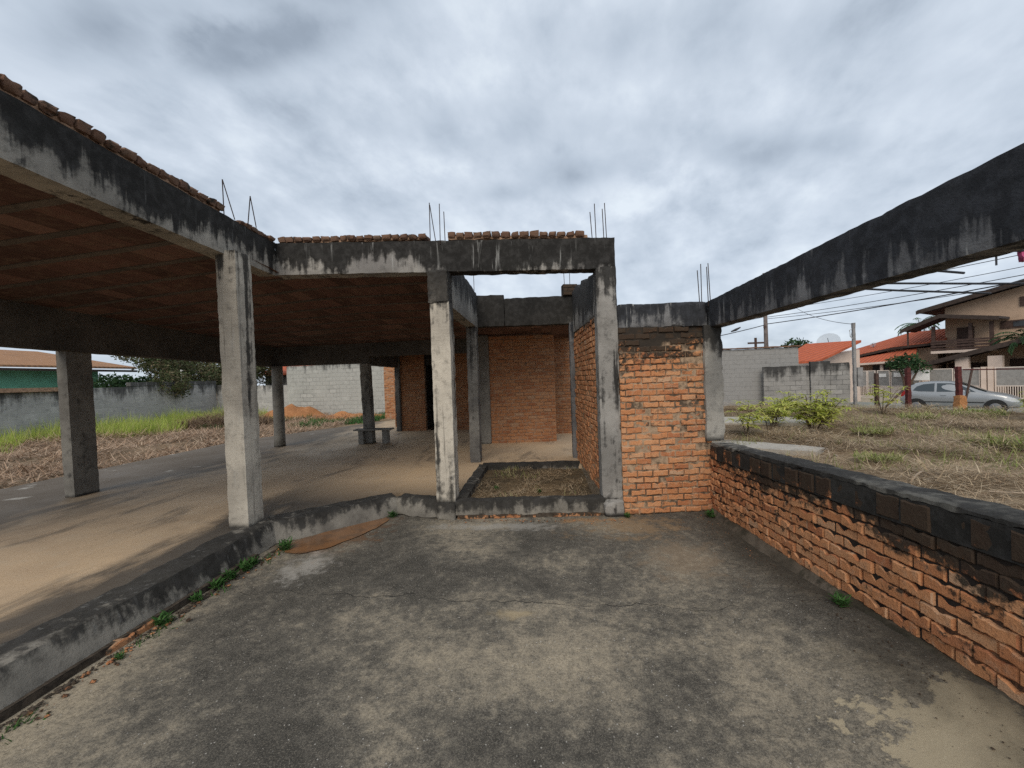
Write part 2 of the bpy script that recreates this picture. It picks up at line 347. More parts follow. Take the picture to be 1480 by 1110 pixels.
gr = t.step(n3, .45, .6); c = t.mix(t.math('MULTIPLY', gr, .36), c, (.04, .038, .033))
n5 = t.noise(t.vadd(v, (5, 1, 0)), 105, 6, .9); c = t.mix(t.math('MULTIPLY', t.step(n5, .53, .6), .5), c, (.36, .32, .25)); c = t.mix(t.math('MULTIPLY', t.step(n5, .47, .4), .6), c, (.03, .028, .024))
c = t.mix(t.math('MULTIPLY', t.step(n4, .6, .72), .55), c, (.4, .37, .32))
vor = t.n('TexVoronoi', {'Vector': v, 'Scale': 42., 'Randomness': 1.}, feature='F1'); 
c = t.mix(t.math('MULTIPLY', t.step(vor.outputs['Distance'], .2, .1), t.step(t.n('TexWhiteNoise', {'Vector': vor.outputs['Position']}).outputs['Value'], .8, .9)), c, (.42, .4, .36))
# moss spots and cream scabs
ms = t.math('MULTIPLY', t.step(n2, .6, .68), t.step(t.noise(t.vadd(v, (3, 9, 0)), .9, 3), .52, .62)); c = t.mix(t.math('MULTIPLY', ms, .8), c, (.035, .036, .024))
wd = t.n('VectorMath', {0: t.vmul(t.vadd(v, (-1.72, -1.78, 0)), (1/.42, 1/.34, 0))}, operation='LENGTH').outputs['Value']
scab = t.step(t.math('ADD', wd, t.math('ADD', t.math('MULTIPLY', t.math('SUBTRACT', n1, .5), 3.2), t.math('MULTIPLY', t.math('SUBTRACT', n2, .5), 4.5))), 1.05, .8)
c = t.mix(t.math('MULTIPLY', scab, .85), c, t.mix(n2, (.46, .39, .27), (.33, .27, .18)))
wet = t.step(t.math('ADD', x, t.math('MULTIPLY', t.math('SUBTRACT', n1, .5), 1.3)), 1.5, 2.05)
c = t.mix(t.math('MULTIPLY', wet, .75), c, (.045, .038, .028))
for (ax, ay, rx, ry, col, am) in [(-2.4, 4.45, .42, .5, (.17, .095, .05), 1.2), (-2.1, 4.85, .3, .3, (.16, .09, .05), 1.), (-.25, 2.97, .17, .07, (.42, .33, .2), .9), (.85, 4.7, .5, .35, (.36, .24, .13), .75), (1.25, 3.9, .35, .45, (.35, .26, .17), .6), (-2.3, 3.75, .22, .3, (.5, .47, .42), .8), (-.75, 4.75, .7, .12, (.42, .4, .36), .7), (.5, 4.93, .35, .1, (.36, .2, .09), .8)]:
    d = t.n('VectorMath', {0: t.vmul(t.vadd(v, (-ax, -ay, 0)), (1/rx, 1/ry, 0))}, operation='LENGTH').outputs['Value']
    k = t.step(t.math('ADD', d, t.math('ADD', t.math('MULTIPLY', t.math('SUBTRACT', n2, .5), 4.2), t.math('MULTIPLY', t.math('SUBTRACT', n1, .5), 3.))), 1.3, .2)
    c = t.mix(t.math('MULTIPLY', k, am*.65), c, col)
cr = t.math('ABSOLUTE', t.math('SUBTRACT', y, t.math('ADD', t.math('ADD', 3.12, t.math('MULTIPLY', x, -.06)), t.math('MULTIPLY', t.math('SUBTRACT', t.noise(t.vmul(v, (1, 0, 0)), 2.2, 6, .55), .5), .4))))
ck = t.math('MULTIPLY', t.step(cr, .009, .002), t.step(t.noise(t.vmul(v, (1, 0, 0)), 1.6, 2), .4, .5)); c = t.mix(t.math('MULTIPLY', ck, t.step(t.math('ABSOLUTE', t.math('ADD', x, .45)), 1.7, .9, 0., .6)), c, (.02, .02, .02))
hh = t.math('SUBTRACT', t.math('ADD', t.math('ADD', t.math('MULTIPLY', n3, .4), t.math('MULTIPLY', n5, .5)), t.math('MULTIPLY', n2, 1.)), t.math('MULTIPLY', ck, 1.5))
setb(t, c, .95, t.bump(hh, .7, .008), .2); M['drive'] = m

def soil(name, a, b, c_, sc=1.):
    m, t = new_mat(name); v = t.n('TexCoord').outputs['Object']
    n1 = t.noise(v, .5*sc, 6, .6, .5); n2 = t.noise(v, 6*sc, 7, .7); n3 = t.noise(v, 40*sc, 5, .65)
    c = t.mix(t.step(n1, .35, .65), a, b); c = t.mix(t.math('MULTIPLY', t.step(n2, .45, .7), .7), c, c_)
    c = t.mix(t.math('MULTIPLY', t.step(n3, .5, .65), .5), c, tuple(q*.4 for q in a))
    setb(t, c, .97, t.bump(t.math('ADD', n2, n3), .8, .03), .1); return m
M['ground'] = soil('lot_soil', (.22, .155, .095), (.12, .088, .056), (.36, .28, .19))
M['planter_soil'] = soil('planter_soil', (.17, .12, .07), (.075, .06, .04), (.27, .2, .12), 2.)
M['orange_soil'] = soil('orange_soil', (.42, .19, .08), (.33, .15, .065), (.5, .25, .12))
M['slab'] = concrete('path_concrete', (.42, .39, .34), (.3, .28, .25), 5, 6, .5, .3)
M['road'] = simple('road_asphalt', (.24, .255, .24), .9, .15, 2)
M['pave'] = simple('pavement_concrete', (.42, .37, .3), .9, .2, 3)

def block_wall(name, a, b, mortar, bw=.4, bh=.2, mould=(1.4, 2.), moramt=.7, rotz=0, plaster=0., off=0.):
    m, t = new_mat(name); v = t.n('TexCoord').outputs['Object']; x, y, z = t.xyz(v)
    along = t.math('ADD', t.math('MULTIPLY', x, math.cos(rotz)), t.math('MULTIPLY', y, math.sin(rotz)))
    uv = t.n('CombineXYZ', {0: along, 1: z, 2: 0.}).outputs[0]
    br = t.n('TexBrick', {'Vector': uv, 'Color1': c4(a), 'Color2': c4(b), 'Mortar': c4(mortar), 'Scale': 1., 'Mortar Size': .012, 'Mortar Smooth': .2, 'Bias': 0., 'Brick Width': bw, 'Row Height': bh})
    n1 = t.noise(v, .9, 6, .65); n2 = t.noise(v, 7, 6, .65); st = t.noise(t.vmul(v, (2.2, 2.2, .3)), 1.3, 6, .6)
    c = br.outputs['Color']
    pf = t.step(t.math('ADD', n1, t.math('MULTIPLY', t.math('SUBTRACT', n2, .5), .4)), .5-plaster*.3, .62-plaster*.3) if plaster else None
    if plaster: c = t.mix(t.math('MULTIPLY', pf, .85), c, tuple(.5*(p+q) for p, q in zip(a, b)))
    c = t.mix(t.math('MULTIPLY', t.step(n2, .5, .75), .5), c, tuple(q*.5 for q in b))
    c = t.mix(t.math('MULTIPLY', t.step(n1, .55, .75), .35), c, tuple(min(1, q*1.5) for q in a))
    s = t.math('ADD', t.lin(z, mould[0], mould[1]), t.math('ADD', t.math('MULTIPLY', t.math('SUBTRACT', st, .5), 2.2), t.math('MULTIPLY', t.math('SUBTRACT', n2, .5), .6)))
    c = t.mix(t.math('MULTIPLY', t.step(s, .4, .95), moramt), c, (.03, .03, .03))
    setb(t, c, .95, t.bump(t.math('ADD', t.math('MULTIPLY', br.outputs['Fac'], -1.5), n2), .5, .02), .15); return m
M['bw_left'] = block_wall('plastered_block_wall', (.44, .43, .405), (.31, .305, .29), (.5, .485, .45), .42, .2, (1.0, 2.1), .85, R(90), .25)
M['bw_back'] = block_wall('grey_block_wall_far', (.42, .42, .39), (.32, .325, .3), (.2, .2, .19), .42, .21, (2.1, 3.0), .8, R(-12), .4)
M['bw_r_hi'] = block_wall('grey_block_wall_tall', (.3, .295, .285), (.25, .247, .238), (.2, .2, .195), .42, .2, (2.2, 3.4), .6, R(-12), .6)
M['bw_r_lo'] = block_wall('grey_block_wall_low', (.34, .33, .31), (.22, .215, .205), (.12, .12, .115), .42, .2, (.9, 1.95), .9, R(-20), .3)
def tile_roof(name, a, b, ang, rows=.32, cols=.22, old=.3):
    m, t = new_mat(name); v = t.n('TexCoord').outputs['Object']; x, y, z = t.xyz(v)
    al = t.math('ADD', t.math('MULTIPLY', x, math.cos(ang)), t.math('MULTIPLY', y, math.sin(ang)))
    ac = t.math('ADD', t.math('MULTIPLY', x, -math.sin(ang)), t.math('MULTIPLY', y, math.cos(ang)))
    wv = t.math('SINE', t.math('MULTIPLY', al, 2*math.pi/cols)); w2 = t.math('FRACT', t.math('DIVIDE', ac, rows))
    n1 = t.noise(v, 1.1, 6, .6); n2 = t.noise(v, 9, 5, .6)
    c = t.mix(t.step(n2, .3, .7), a, b)
    c = t.mix(t.math('MULTIPLY', t.step(w2, .8, 1.), .4), c, tuple(q*.4 for q in a))
    c = t.mix(t.math('MULTIPLY', t.step(wv, -.3, -1.), .45), c, tuple(q*.45 for q in a))
    c = t.mix(t.math('MULTIPLY', t.step(n1, .5, .75), old), c, (.06, .05, .045))
    setb(t, c, .85, t.bump(t.math('ADD', wv, w2), .6, .04), .2); return m
UA = math.atan2(-.835, .55)
M['roof_red'] = tile_roof('red_tile_roof', (.5, .13, .06), (.42, .1, .05), UA, old=.15)
M['roof_dark'] = tile_roof('dark_grey_tile_roof', (.095, .085, .085), (.06, .055, .058), UA, old=.4)
M['roof_tan'] = tile_roof('tan_tile_roof', (.42, .23, .12), (.33, .18, .1), R(90), old=.3)
M['eave'] = simple('dark_eave_timber', (.05, .035, .028), .8)
M['beige'] = simple('beige_painted_wall', (.47, .33, .23), .85, .1, 2)
M['beige_lt'] = simple('pale_beige_paint', (.62, .5, .42), .8, .08, 2)
M['gate_white'] = simple('cream_painted_steel', (.66, .57, .5), .6, .06, 4)
M['gate_grey'] = simple('grey_mesh_panel', (.26, .25, .235), .8, .15, 6)
M['wood_dk'] = simple('dark_brown_wood', (.07, .042, .033), .7, .3, 8)
M['glass_dk'] = simple('dark_window_glass', (.02, .02, .022), .15, .1, 2, 0, .6, 0)
M['green'] = simple('green_painted_wall', (.24, .62, .45), .85, .12, 2)
M['white'] = simple('white_paint', (.72, .71, .69), .75, .08, 4)
M['redpost'] = simple('dark_red_painted_post', (.085, .02, .018), .7, .35, 14)
M['ochre'] = simple('bare_rusty_wood', (.36, .17, .07), .9, .3, 16)
M['polec'] = simple('grey_concrete_pole', (.24, .235, .23), .9, .25, 5)
M['polew'] = simple('grey_timber_pole', (.15, .125, .115), .9, .3, 5)
M['wire'] = simple('black_cable', (.03, .03, .034), .7, .1, 5)
M['pink'] = simple('magenta_plastic', (.4, .07, .17), .6, .2, 20)
M['benchc'] = concrete('bench_concrete', (.3, .28, .25), (.18, .17, .15), 5, 6, .6, .5)
M['straw_twig'] = simple('pale_dry_branch', (.33, .26, .19), .9, .3, 12)
M['bark'] = simple('brown_bark', (.1, .07, .05), .95, .3, 12)
M['dish'] = simple('grey_dish_mesh', (.45, .47, .48), .6, .1, 6)
M['dish_mesh'] = bpy.data.materials.new('perforated_dish_mesh'); M['dish_mesh'].use_nodes = True
_t = NT(M['dish_mesh'].node_tree); M['dish_mesh'].node_tree.nodes.clear()
_t.n('OutputMaterial', {0: _t.n('MixShader', {0: .25, 1: _t.n('BsdfTransparent').outputs[0], 2: _t.n('BsdfDiffuse', {0: (.3, .32, .34, 1)}).outputs[0]}).outputs[0]})

def leaf(name, cols, trans=.25, scale=0.):
    m, t = new_mat(name); ri = t.n('NewGeometry').outputs['Random Per Island']; v = t.n('TexCoord').outputs['Object']
    n = len(cols); c = t.ramp(ri, [(i/(n-1), q) for i, q in enumerate(cols)])
    nn = t.noise(v, 1.5, 4); c = t.mix(t.math('MULTIPLY', t.step(nn, .4, .7), .35), c, tuple(q*.5 for q in cols[0]))
    setb(t, c, .75, None, .25)
    tr = t.n('BsdfTranslucent', {0: c}); ad = t.n('MixShader', {0: trans, 1: t.b.outputs[0], 2: tr.outputs[0]})
    out = [q for q in t.t.nodes if q.type == 'OUTPUT_MATERIAL'][0]; t.t.links.new(ad.outputs[0], out.inputs[0]); return m
M['leaf_dark'] = leaf('dark_green_leaves', [(.02, .05, .02), (.035, .08, .03), (.06, .11, .04)])
M['leaf_bush'] = leaf('olive_reddish_leaves', [(.045, .07, .025), (.09, .1, .045), (.16, .12, .07), (.085, .13, .045), (.2, .16, .1)])
M['leaf_yellow'] = leaf('yellow_green_leaves', [(.48, .56, .1), (.58, .62, .14), (.64, .6, .2), (.38, .48, .1)], .45)
M['leaf_weed'] = leaf('deep_green_weed_leaves', [(.03, .09, .02), (.05, .13, .03), (.07, .15, .04)])
M['leaf_bright'] = leaf('bright_green_grass', [(.22, .33, .05), (.42, .52, .1), (.56, .6, .16), (.34, .45, .09), (.6, .54, .25)], .45)
M['straw'] = leaf('dry_straw', [(.4, .29, .18), (.5, .39, .25), (.3, .2, .12), (.56, .46, .32), (.17, .115, .07)], .15)
M['straw_dk'] = leaf('brown_cut_grass', [(.17, .11, .07), (.25, .17, .1), (.11, .075, .055), (.32, .22, .13)], .15)
M['hay'] = leaf('pinkish_brown_hay', [(.42, .27, .17), (.52, .37, .25), (.26, .16, .1), (.6, .46, .33), (.13, .08, .055)], .15)
M['grass_mix'] = leaf('mixed_dry_and_green_grass', [(.34, .32, .13), (.22, .28, .07), (.4, .36, .18), (.16, .25, .05)], .3)
M['mud'] = None
m, t = new_mat('muddy_puddle_water'); v = t.n('TexCoord').outputs['Object']
setb(t, t.mix(t.step(t.noise(v, 5, 6, .6), .4, .62), (.24, .12, .055), (.16, .09, .05)), .07, None, .5); M['mud'] = m
m, t = new_mat('silver_car_paint'); setb(t, (.32, .33, .335), .3, None, .5, .5); M['car'] = m
m, t = new_mat('black_rubber'); setb(t, (.018, .018, .018), .8); M['rubber'] = m
m, t = new_mat('alloy_rim'); setb(t, (.2, .2, .205), .45, None, .5, .6); M['rim'] = m
m, t = new_mat('car_glass'); setb(t, (.03, .04, .045), .06, None, .8); M['carglass'] = m
m, t = new_mat('headlight_glass'); setb(t, (.6, .62, .63), .12, None, .6); M['lamp'] = m
m, t = new_mat('tail_light_red'); setb(t, (.35, .02, .02), .2, None, .6); M['tail'] = m

# ------------------------------------------------------------------ ground, driveway, road
NS = Vector((.835, .55)); OS = Vector((21.4, 29.)); US = Vector((.55, -.835)); CS = NS.dot(OS)
def street(s, t, z=0.): p = OS + US*s + NS*t; return (p.x, p.y, z)
def smooth(a, b, v): v = max(0., min(1., (v-a)/(b-a))); return v*v*(3-2*v)
def gz(x, y):
    c = NS.x*x + NS.y*y
    h = .1 + .06*noise.noise(Vector((x*.7, y*.7, 1))) + .035*noise.noise(Vector((x*2.3, y*2.3, 4)))
    if x > 2: h += .05*smooth(2.4, 5, x)
    h -= .72*smooth(19.6, 21.6, c)*(1 if x > 0 else 0)
    k = 1-smooth(-9.0, -8.55, x) if y < 10.8 else 1-smooth(-8.5+(y-10.8)*.44, -8.1+(y-10.8)*.44, x)
    inside = (1-k)*(1-smooth(2.3, 2.5, x)) if y < 7.5 else (1-k)*(1-smooth(1.2, 1.6, x))*(1-smooth(16, 16.6, y))
    h = h*(1-inside) - .12*inside
    if x > 60 or abs(y) > 90 or x < -60: h = -.5 if x > 0 else .1
    return h
xs = [-400, -150, -60] + [-34+.5*i for i in range(29)] + [-19.5+.25*i for i in range(44)] + [-8.5+.5*i for i in range(21)] + [2.1+.22*i for i in range(70)] + [18+.8*i for i in range(20)] + [50, 120, 400]
ys = [-60, -20, -6] + [-2+.25*i for i in range(104)] + [24.5+.8*i for i in range(30)] + [70, 150, 500]
mb = MB(); nx = len(xs)
mb.v = [(x, y, gz(x, y)) for y in ys for x in xs]
mb.f = [(j*nx+i, j*nx+i+1, (j+1)*nx+i+1, (j+1)*nx+i) for j in range(len(ys)-1) for i in range(nx-1)]
mb.mi = [0]*len(mb.f)
tag(mb.build('ground', M['ground'], None, True), kind='structure')
def dz(x, y): return .19*smooth(.95, 2.0, x)*smooth(4.6, 1.6, y)
mb = MB(); n1, n2 = 52, 78
mb.v = [(-3.05+5.2*i/n1, -2.4+7.7*j/n2, dz(-3.05+5.2*i/n1, -2.4+7.7*j/n2)+.006*noise.noise(Vector((i*.3, j*.3, 2)))+.004*noise.noise(Vector((i*.9, j*.9, 7)))) for j in range(n2+1) for i in range(n1+1)]
mb.f = [(j*(n1+1)+i, j*(n1+1)+i+1, (j+1)*(n1+1)+i+1, (j+1)*(n1+1)+i) for j in range(n2) for i in range(n1)]; mb.mi = [0]*len(mb.f)
tag(mb.build('driveway', M['drive'], None, True), kind='structure')
mb = MB(); mb.add([street(-60, -12.2, -.5), street(60, -12.2, -.5), street(60, -1.8, -.5), street(-60, -1.8, -.5)], [(0, 1, 2, 3)])
tag(mb.build('road', M['road']), kind='structure')
mb = MB(); c = [street(-60, -1.8, -.5), street(60, -1.8, -.5), street(60, .6, -.5), street(-60, .6, -.5)]; mb.hexa(c + [(p[0], p[1], -.22) for p in c])
tag(mb.build('pavement', M['pave']), kind='structure')
# muddy puddle along the kerb
mb = MB(); pts = [(-2.68, 4.02), (-2.5, 3.98), (-2.3, 4.12), (-2.12, 4.4), (-2.0, 4.7), (-1.95, 4.98), (-2.02, 5.07), (-2.25, 4.87), (-2.5, 4.64), (-2.72, 4.38), (-2.78, 4.15)]
pp = []
for i in range(len(pts)):
    a, b = Vector(pts[i]), Vector(pts[(i+1) % len(pts)])
    for k in range(5):
        q = a.lerp(b, k/5); pp.append((q.x+.02*noise.noise(Vector((q.x*9, q.y*9, 0))), q.y+.02*noise.noise(Vector((q.x*9, q.y*9, 5))), .0105))
mb.add(pp, [tuple(range(len(pp)))]); tag(mb.build('puddle', M['mud']), kind='structure')

# ------------------------------------------------------------------ the unfinished building
B = thing('unfinished_building', 'unfinished concrete and brick building shell with open roofed hall, bare columns and sprouting rebar', 'building', (-1.2, 6, 0))
def rblock(name, corners, mat, parent=B, **kw):
    mb = MB(); 
    for c in (corners if isinstance(corners[0][0], (list, tuple)) else [corners]): rough(mb, c, **kw)
    return wp(name, mb, mat, parent, False)
def bxc(x0, x1, y0, y1, z0, z1, lean=0.): return [(x0,y0,z0),(x1,y0,z0),(x1,y1,z0),(x0,y1,z0),(x0-lean,y0,z1),(x1-lean,y0,z1),(x1-lean,y1,z1),(x0-lean,y1,z1)]
def lerp(a, b, t): return a+(b-a)*t
def ceil_z(x, y):
    u = max(0, min(1, (x+6.7)/3.5)); v = max(-1, min(1, (y-4.7)/5.1)); vp = max(v, 0)
    return lerp(2.9-.22*vp, 3.19-.47*vp, u)
def brickwork(mb, p0, p1, z0, z1, bw=.195, pitch=.075, gap=.013, depth=.1, wave=.0, jit=.004, core=.13, rise=0., keep=None, inset=.012, mi=(0, 1), K=5, seed=1):
    rr = random.Random(seed)
    a, b = Vector((*p0, 0)), Vector((*p1, 0)); L = (b-a).length; d = (b-a)/L; nr = Vector((d.y, -d.x, 0))
    rows = max(1, int(round((z1-z0)/pitch))); ph = (z1-z0)/rows
    for r in range(rows):
        s = -(bw*.5 if r % 2 else 0) - rr.random()*.03
        while s < L:
            w_ = bw*rr.uniform(.93, 1.05); s0, s1 = max(0, s+gap/2), min(L, s+w_-gap/2); s += w_
            if s1-s0 < .03: continue
            zc0, zc1 = z0+r*ph+gap/2, z0+(r+1)*ph-gap/2
            if keep and not keep((s0+s1)/2, (zc0+zc1)/2, rr): continue
            u0 = rr.uniform(.35, .65); A = wave*rr.uniform(.3, 1.25)*ph; wd = rr.uniform(.1, .2); A2 = A*rr.uniform(-.1, .35)
            tilt = rr.uniform(-1, 1)*jit; off = rr.uniform(-1, 1)*jit*1.5; yaw = rr.uniform(-1, 1)*jit
            out = []
            for k in range(K+1):
                u = k/K; out.append((u, zc0 - A2*math.exp(-((u-u0)/wd)**2) + rr.uniform(-1, 1)*jit*.5 + tilt*(u-.5)))
            for k in range(K, -1, -1):
                u = k/K; out.append((u, zc1 - A*math.exp(-((u-u0)/wd)**2) + rr.uniform(-1, 1)*jit*.6 + tilt*(u-.5)))
            zm = (zc0+zc1)/2; n = len(out); vs = []
            for o_, sh in ((-depth, 0.), (-.007, 0.), (0., .007)):
                for (u, zz) in out:
                    ss = lerp(s0, s1, u); ss += (-sh if u > .5 else sh) if sh else 0
                    z_ = zz + ((-sh if zz > zm else sh) if sh else 0)
                    p = a + d*ss + nr*(o_+off+(yaw*(u-.5) if o_ > -.05 else 0)); vs.append((p.x, p.y, z_+rise*ss/L))
            fs = []
            for q in range(2):
                for k in range(n): fs.append((q*n+k, q*n+(k+1) % n, (q+1)*n+(k+1) % n, (q+1)*n+k))
            fs.append(tuple(2*n+k for k in range(n)))
            mb.add(vs, fs, mi[0])
    # mortar bed behind the faces
    cs = []
    nL, nH = max(1, int(L/.05)), max(1, int((z1-z0)/.05)); base = len(mb.v)
    for j in range(nH+1):
        for i in range(nL+1):
            p = a + d*(L*i/nL) - nr*(inset + .006*noise.noise(Vector((i*.7+seed, j*.7, p0[0])))); mb.v.append((p.x, p.y, z0+(z1-z0)*j/nH+rise*i/nL))
    for j in range(nH):
        for i in range(nL): mb.f.append((base+j*(nL+1)+i, base+j*(nL+1)+i+1, base+(j+1)*(nL+1)+i+1, base+(j+1)*(nL+1)+i)); mb.mi.append(mi[1])
    q = lambda s_, o, z: tuple((a+d*s_-nr*o)[:2]) + (z,)
    i2 = inset+.008
    mb.hexa([q(0, core, z0), q(L, core, z0+rise), q(L, i2, z0+rise), q(0, i2, z0), q(0, core, z1), q(L, core, z1+rise), q(L, i2, z1+rise), q(0, i2, z1)], mi[1])

# floor slab and kerbs
mb = MB()
pl_ = [(-8.75, -2.4), (-3.2, -2.4), (-3.27, 4.3), (-3.12, 4.42), (-1.98, 5.47), (-1.34, 5.2), (-1.16, 5.25), (-1.16, 7.2), (.62, 7.2), (.7, 10.4), (.7, 12.3), (-2.9, 12.35), (-2.9, 15.2), (-3.6, 16.1), (-6.1, 16.1), (-8.6, 11)]
nF = len(pl_); mb.add([(x, y, .214) for x, y in pl_] + [(x, y, -.1) for x, y in pl_], [tuple(range(nF))] + [(i, (i+1) % nF, (i+1) % nF + nF, i+nF) for i in range(nF)])
wp('floor_slab', mb, M['floor'], B)
def kerbc(p0, p1, q1, q0, z=.228, z0=.0):      # outer base line p0-p1, inner line q0-q1
    return [(*p0, z0), (*p1, z0), (*q1, z0), (*q0, z0), (lerp(p0[0], q0[0], .2), lerp(p0[1], q0[1], .2), z), (lerp(p1[0], q1[0], .2), lerp(p1[1], q1[1], .2), z), (*q1, z), (*q0, z)]
rblock('kerb', kerbc((-2.84, -2.4), (-2.92, 4.3), (-3.27, 4.43), (-3.22, -2.4), .236), M['kerb'], cell=.05, amp=.005, chip=.012, top=.004, fr=6)
rblock('kerb', kerbc((-2.925, 4.24), (-1.9, 5.17), (-2.08, 5.45), (-3.2, 4.5)), M['kerb_black'], cell=.05, amp=.005, chip=.01)
rblock('kerb', kerbc((-1.96, 5.18), (-1.33, 4.985), (-1.3, 5.2), (-1.9, 5.42)), M['kerb_black'], cell=.05, amp=.008, chip=.014)
rblock('kerb', run((-1.14, 5.0), (.72, 5.1), 0, .16, .035, .222), M['kerb_black'], cell=.045, amp=.006, chip=.012)
rblock('kerb', run((-1.17, 5.2), (-1.17, 7.2), -.16, .0, .0, .219), M['kerb'], cell=.07, amp=.006, chip=.01)
rblock('kerb', run((-1.1, 7.12), (.6, 7.2), 0, .2, .0, .225), M['kerb_black'], cell=.07, amp=.006, chip=.01)
mb = MB(); brickwork(mb, (-1.1, 4.995), (.7, 5.09), -.01, .05, .2, .06, core=.1, jit=.009, seed=3, keep=lambda s, z, r: r.random() < .6)
wp('brick_footing', mb, [M['brick_foot'], M['soil_dark']], B)
mb = MB(); brickwork(mb, (-2.86, -.5), (-2.86, 3.9), -.02, .045, .2, .065, core=.08, jit=.012, seed=4, keep=lambda s, z, r: r.random() < .45)
wp('brick_footing', mb, [M['brick_foot'], M['soil_dark']], B)

# columns
def rebar_set(parent, pts):
    for pth in pts:
        mb = MB(); mb.tube(pth, .0055, 5); wp('rebar', mb, M['steel'], parent)
c1 = rblock('column', bxc(-3.345, -3.125, 4.11, 4.35, .2, 3.14, .03), M['col'], cell=.04, amp=.003, chip=.005, fr=11)
rebar_set(c1, [[(-3.36, 4.25, 3.1), (-3.33, 4.2, 3.92)], [(-3.33, 4.2, 3.92), (-3.27, 4.28, 3.52)], [(-3.25, 4.45, 3.5), (-3.17, 4.4, 3.82)], [(-3.17, 4.4, 3.82), (-3.17, 4.48, 3.5)]])
c2 = rblock('column', bxc(-1.36, -1.12, 5.02, 5.26, .2, 2.68), M['col'], cell=.04, amp=.003, chip=.005, fr=11)
o = rblock('column_head', bxc(-1.375, -1.125, 5.0, 5.26, 2.66, 3.06), M['honey'], c2, cell=.016, amp=.011, chip=.016, fr=24)
rblock('plinth', bxc(-1.36, -1.12, 4.965, 5.2, -.02, .21), M['kerb_black'], c2, cell=.04, amp=.01, chip=.02)
rebar_set(c2, [[(-1.35, 5.12, 3.4), (-1.34, 5.1, 3.92)], [(-1.34, 5.12, 3.9), (-1.3, 5.2, 3.46)], [(-1.22, 5.1, 3.4), (-1.215, 5.1, 3.9)], [(-1.18, 5.2, 3.4), (-1.185, 5.2, 3.84)]])
c3 = rblock('column', bxc(.675, .925, 5.12, 5.4, .18, 3.03, .0), M['col_gray'], cell=.035, amp=.005, chip=.012, fr=9)
rblock('plinth', bxc(.685, .93, 5.03, 5.4, -.02, .19), M['col_gray'], c3, cell=.045, amp=.012, chip=.02)
rebar_set(c3, [[(.66, 5.2, 3.35), (.64, 5.2, 3.72)], [(.72, 5.3, 3.35), (.71, 5.3, 3.86)], [(.80, 5.2, 3.35), (.79, 5.2, 3.75)], [(.85, 5.3, 3.35), (.835, 5.3, 3.86)]])
c4_ = rblock('column', bxc(1.955, 2.175, 5.19, 5.4, .86, 2.28), M['col_stub'], cell=.045, amp=.008, chip=.014)
rebar_set(c4_, [[(1.94, 5.25, 2.5), (1.92, 5.25, 2.95)], [(2.0, 5.35, 2.5), (2.0, 5.35, 3.05)], [(2.03, 5.22, 2.5), (2.02, 5.22, 2.98)], [(2.1, 5.33, 2.5), (2.08, 5.33, 3.05)]])
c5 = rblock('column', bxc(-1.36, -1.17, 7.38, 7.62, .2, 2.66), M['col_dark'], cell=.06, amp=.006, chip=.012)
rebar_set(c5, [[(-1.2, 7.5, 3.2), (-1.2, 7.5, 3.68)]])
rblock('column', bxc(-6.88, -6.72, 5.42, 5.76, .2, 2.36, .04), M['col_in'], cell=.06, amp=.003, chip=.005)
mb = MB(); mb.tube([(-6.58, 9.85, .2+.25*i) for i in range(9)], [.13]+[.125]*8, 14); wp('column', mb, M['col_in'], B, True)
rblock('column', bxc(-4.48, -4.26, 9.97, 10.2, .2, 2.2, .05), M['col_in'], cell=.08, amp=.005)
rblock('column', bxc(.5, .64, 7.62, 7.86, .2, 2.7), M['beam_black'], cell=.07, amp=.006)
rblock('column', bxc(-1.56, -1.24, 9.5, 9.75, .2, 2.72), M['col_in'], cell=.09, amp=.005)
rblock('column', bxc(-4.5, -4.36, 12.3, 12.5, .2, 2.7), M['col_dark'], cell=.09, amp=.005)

# beams
rblock('beam', [(-3.08,1.25,3.1),(-3.335,5.06,3.1),(-3.56,5.06,3.1),(-3.33,1.25,3.1),(-3.08,1.25,3.51),(-3.335,5.06,3.53),(-3.56,5.06,3.53),(-3.33,1.25,3.51)], M['beam_left'], cell=.05, amp=.003, chip=.006)
rblock('beam', run((-3.35, 5.055), (.925, 5.16), 0, .22, 3.115, 3.525, 3.0, 3.385), M['beam_front'], cell=.045, amp=.004, chip=.009, bot=.005)
rblock('beam', run((.92, 5.14), (2.0, 5.2), 0, .2, 2.27, 2.56), M['beam_black'], cell=.03, amp=.005, chip=.013, top=.012, bot=.008, fr=9)
rblock('beam', run((2.03, 5.36), (2.1, -.6), 0, .2, 2.25, 2.565, 2.2, 2.685), M['beam_black'], cell=.03, amp=.002, chip=.0045, top=.003, fr=9)
rblock('beam', run((-1.13, 5.27), (-1.18, 7.66), 0, .2, 2.64, 3.32, 2.66, 3.3), M['beam_side'], cell=.06, amp=.006, chip=.01)
rblock('beam', [run((-1.4, 7.66), (-.68, 7.68), 0, .2, 2.68, 3.27), run((-.678, 7.68), (.62, 7.73), 0, .2, 2.68, 3.2)], concrete('beam_concrete_back', (.13, .125, .115), (.06, .06, .058), 2.2, 3.1, .88, 1.), cell=.06, amp=.006, chip=.01)
rblock('beam', run((.69, 5.42), (.57, 7.66), -.16, 0, 2.46, 3.06, 2.5, 3.27), concrete('beam_concrete_wall_top', (.28, .27, .25), (.14, .135, .13), 2.5, 3.1, .9, 1.3, bias=.1), cell=.05, amp=.009, chip=.02, top=.035)
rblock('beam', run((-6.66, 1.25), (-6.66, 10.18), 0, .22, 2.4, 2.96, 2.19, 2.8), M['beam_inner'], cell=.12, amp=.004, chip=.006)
rblock('beam', run((-6.67, 9.96), (-4.3, 10.0), 0, .2, 2.205, 2.79), M['beam_inner'], cell=.12, amp=.004, chip=.006)
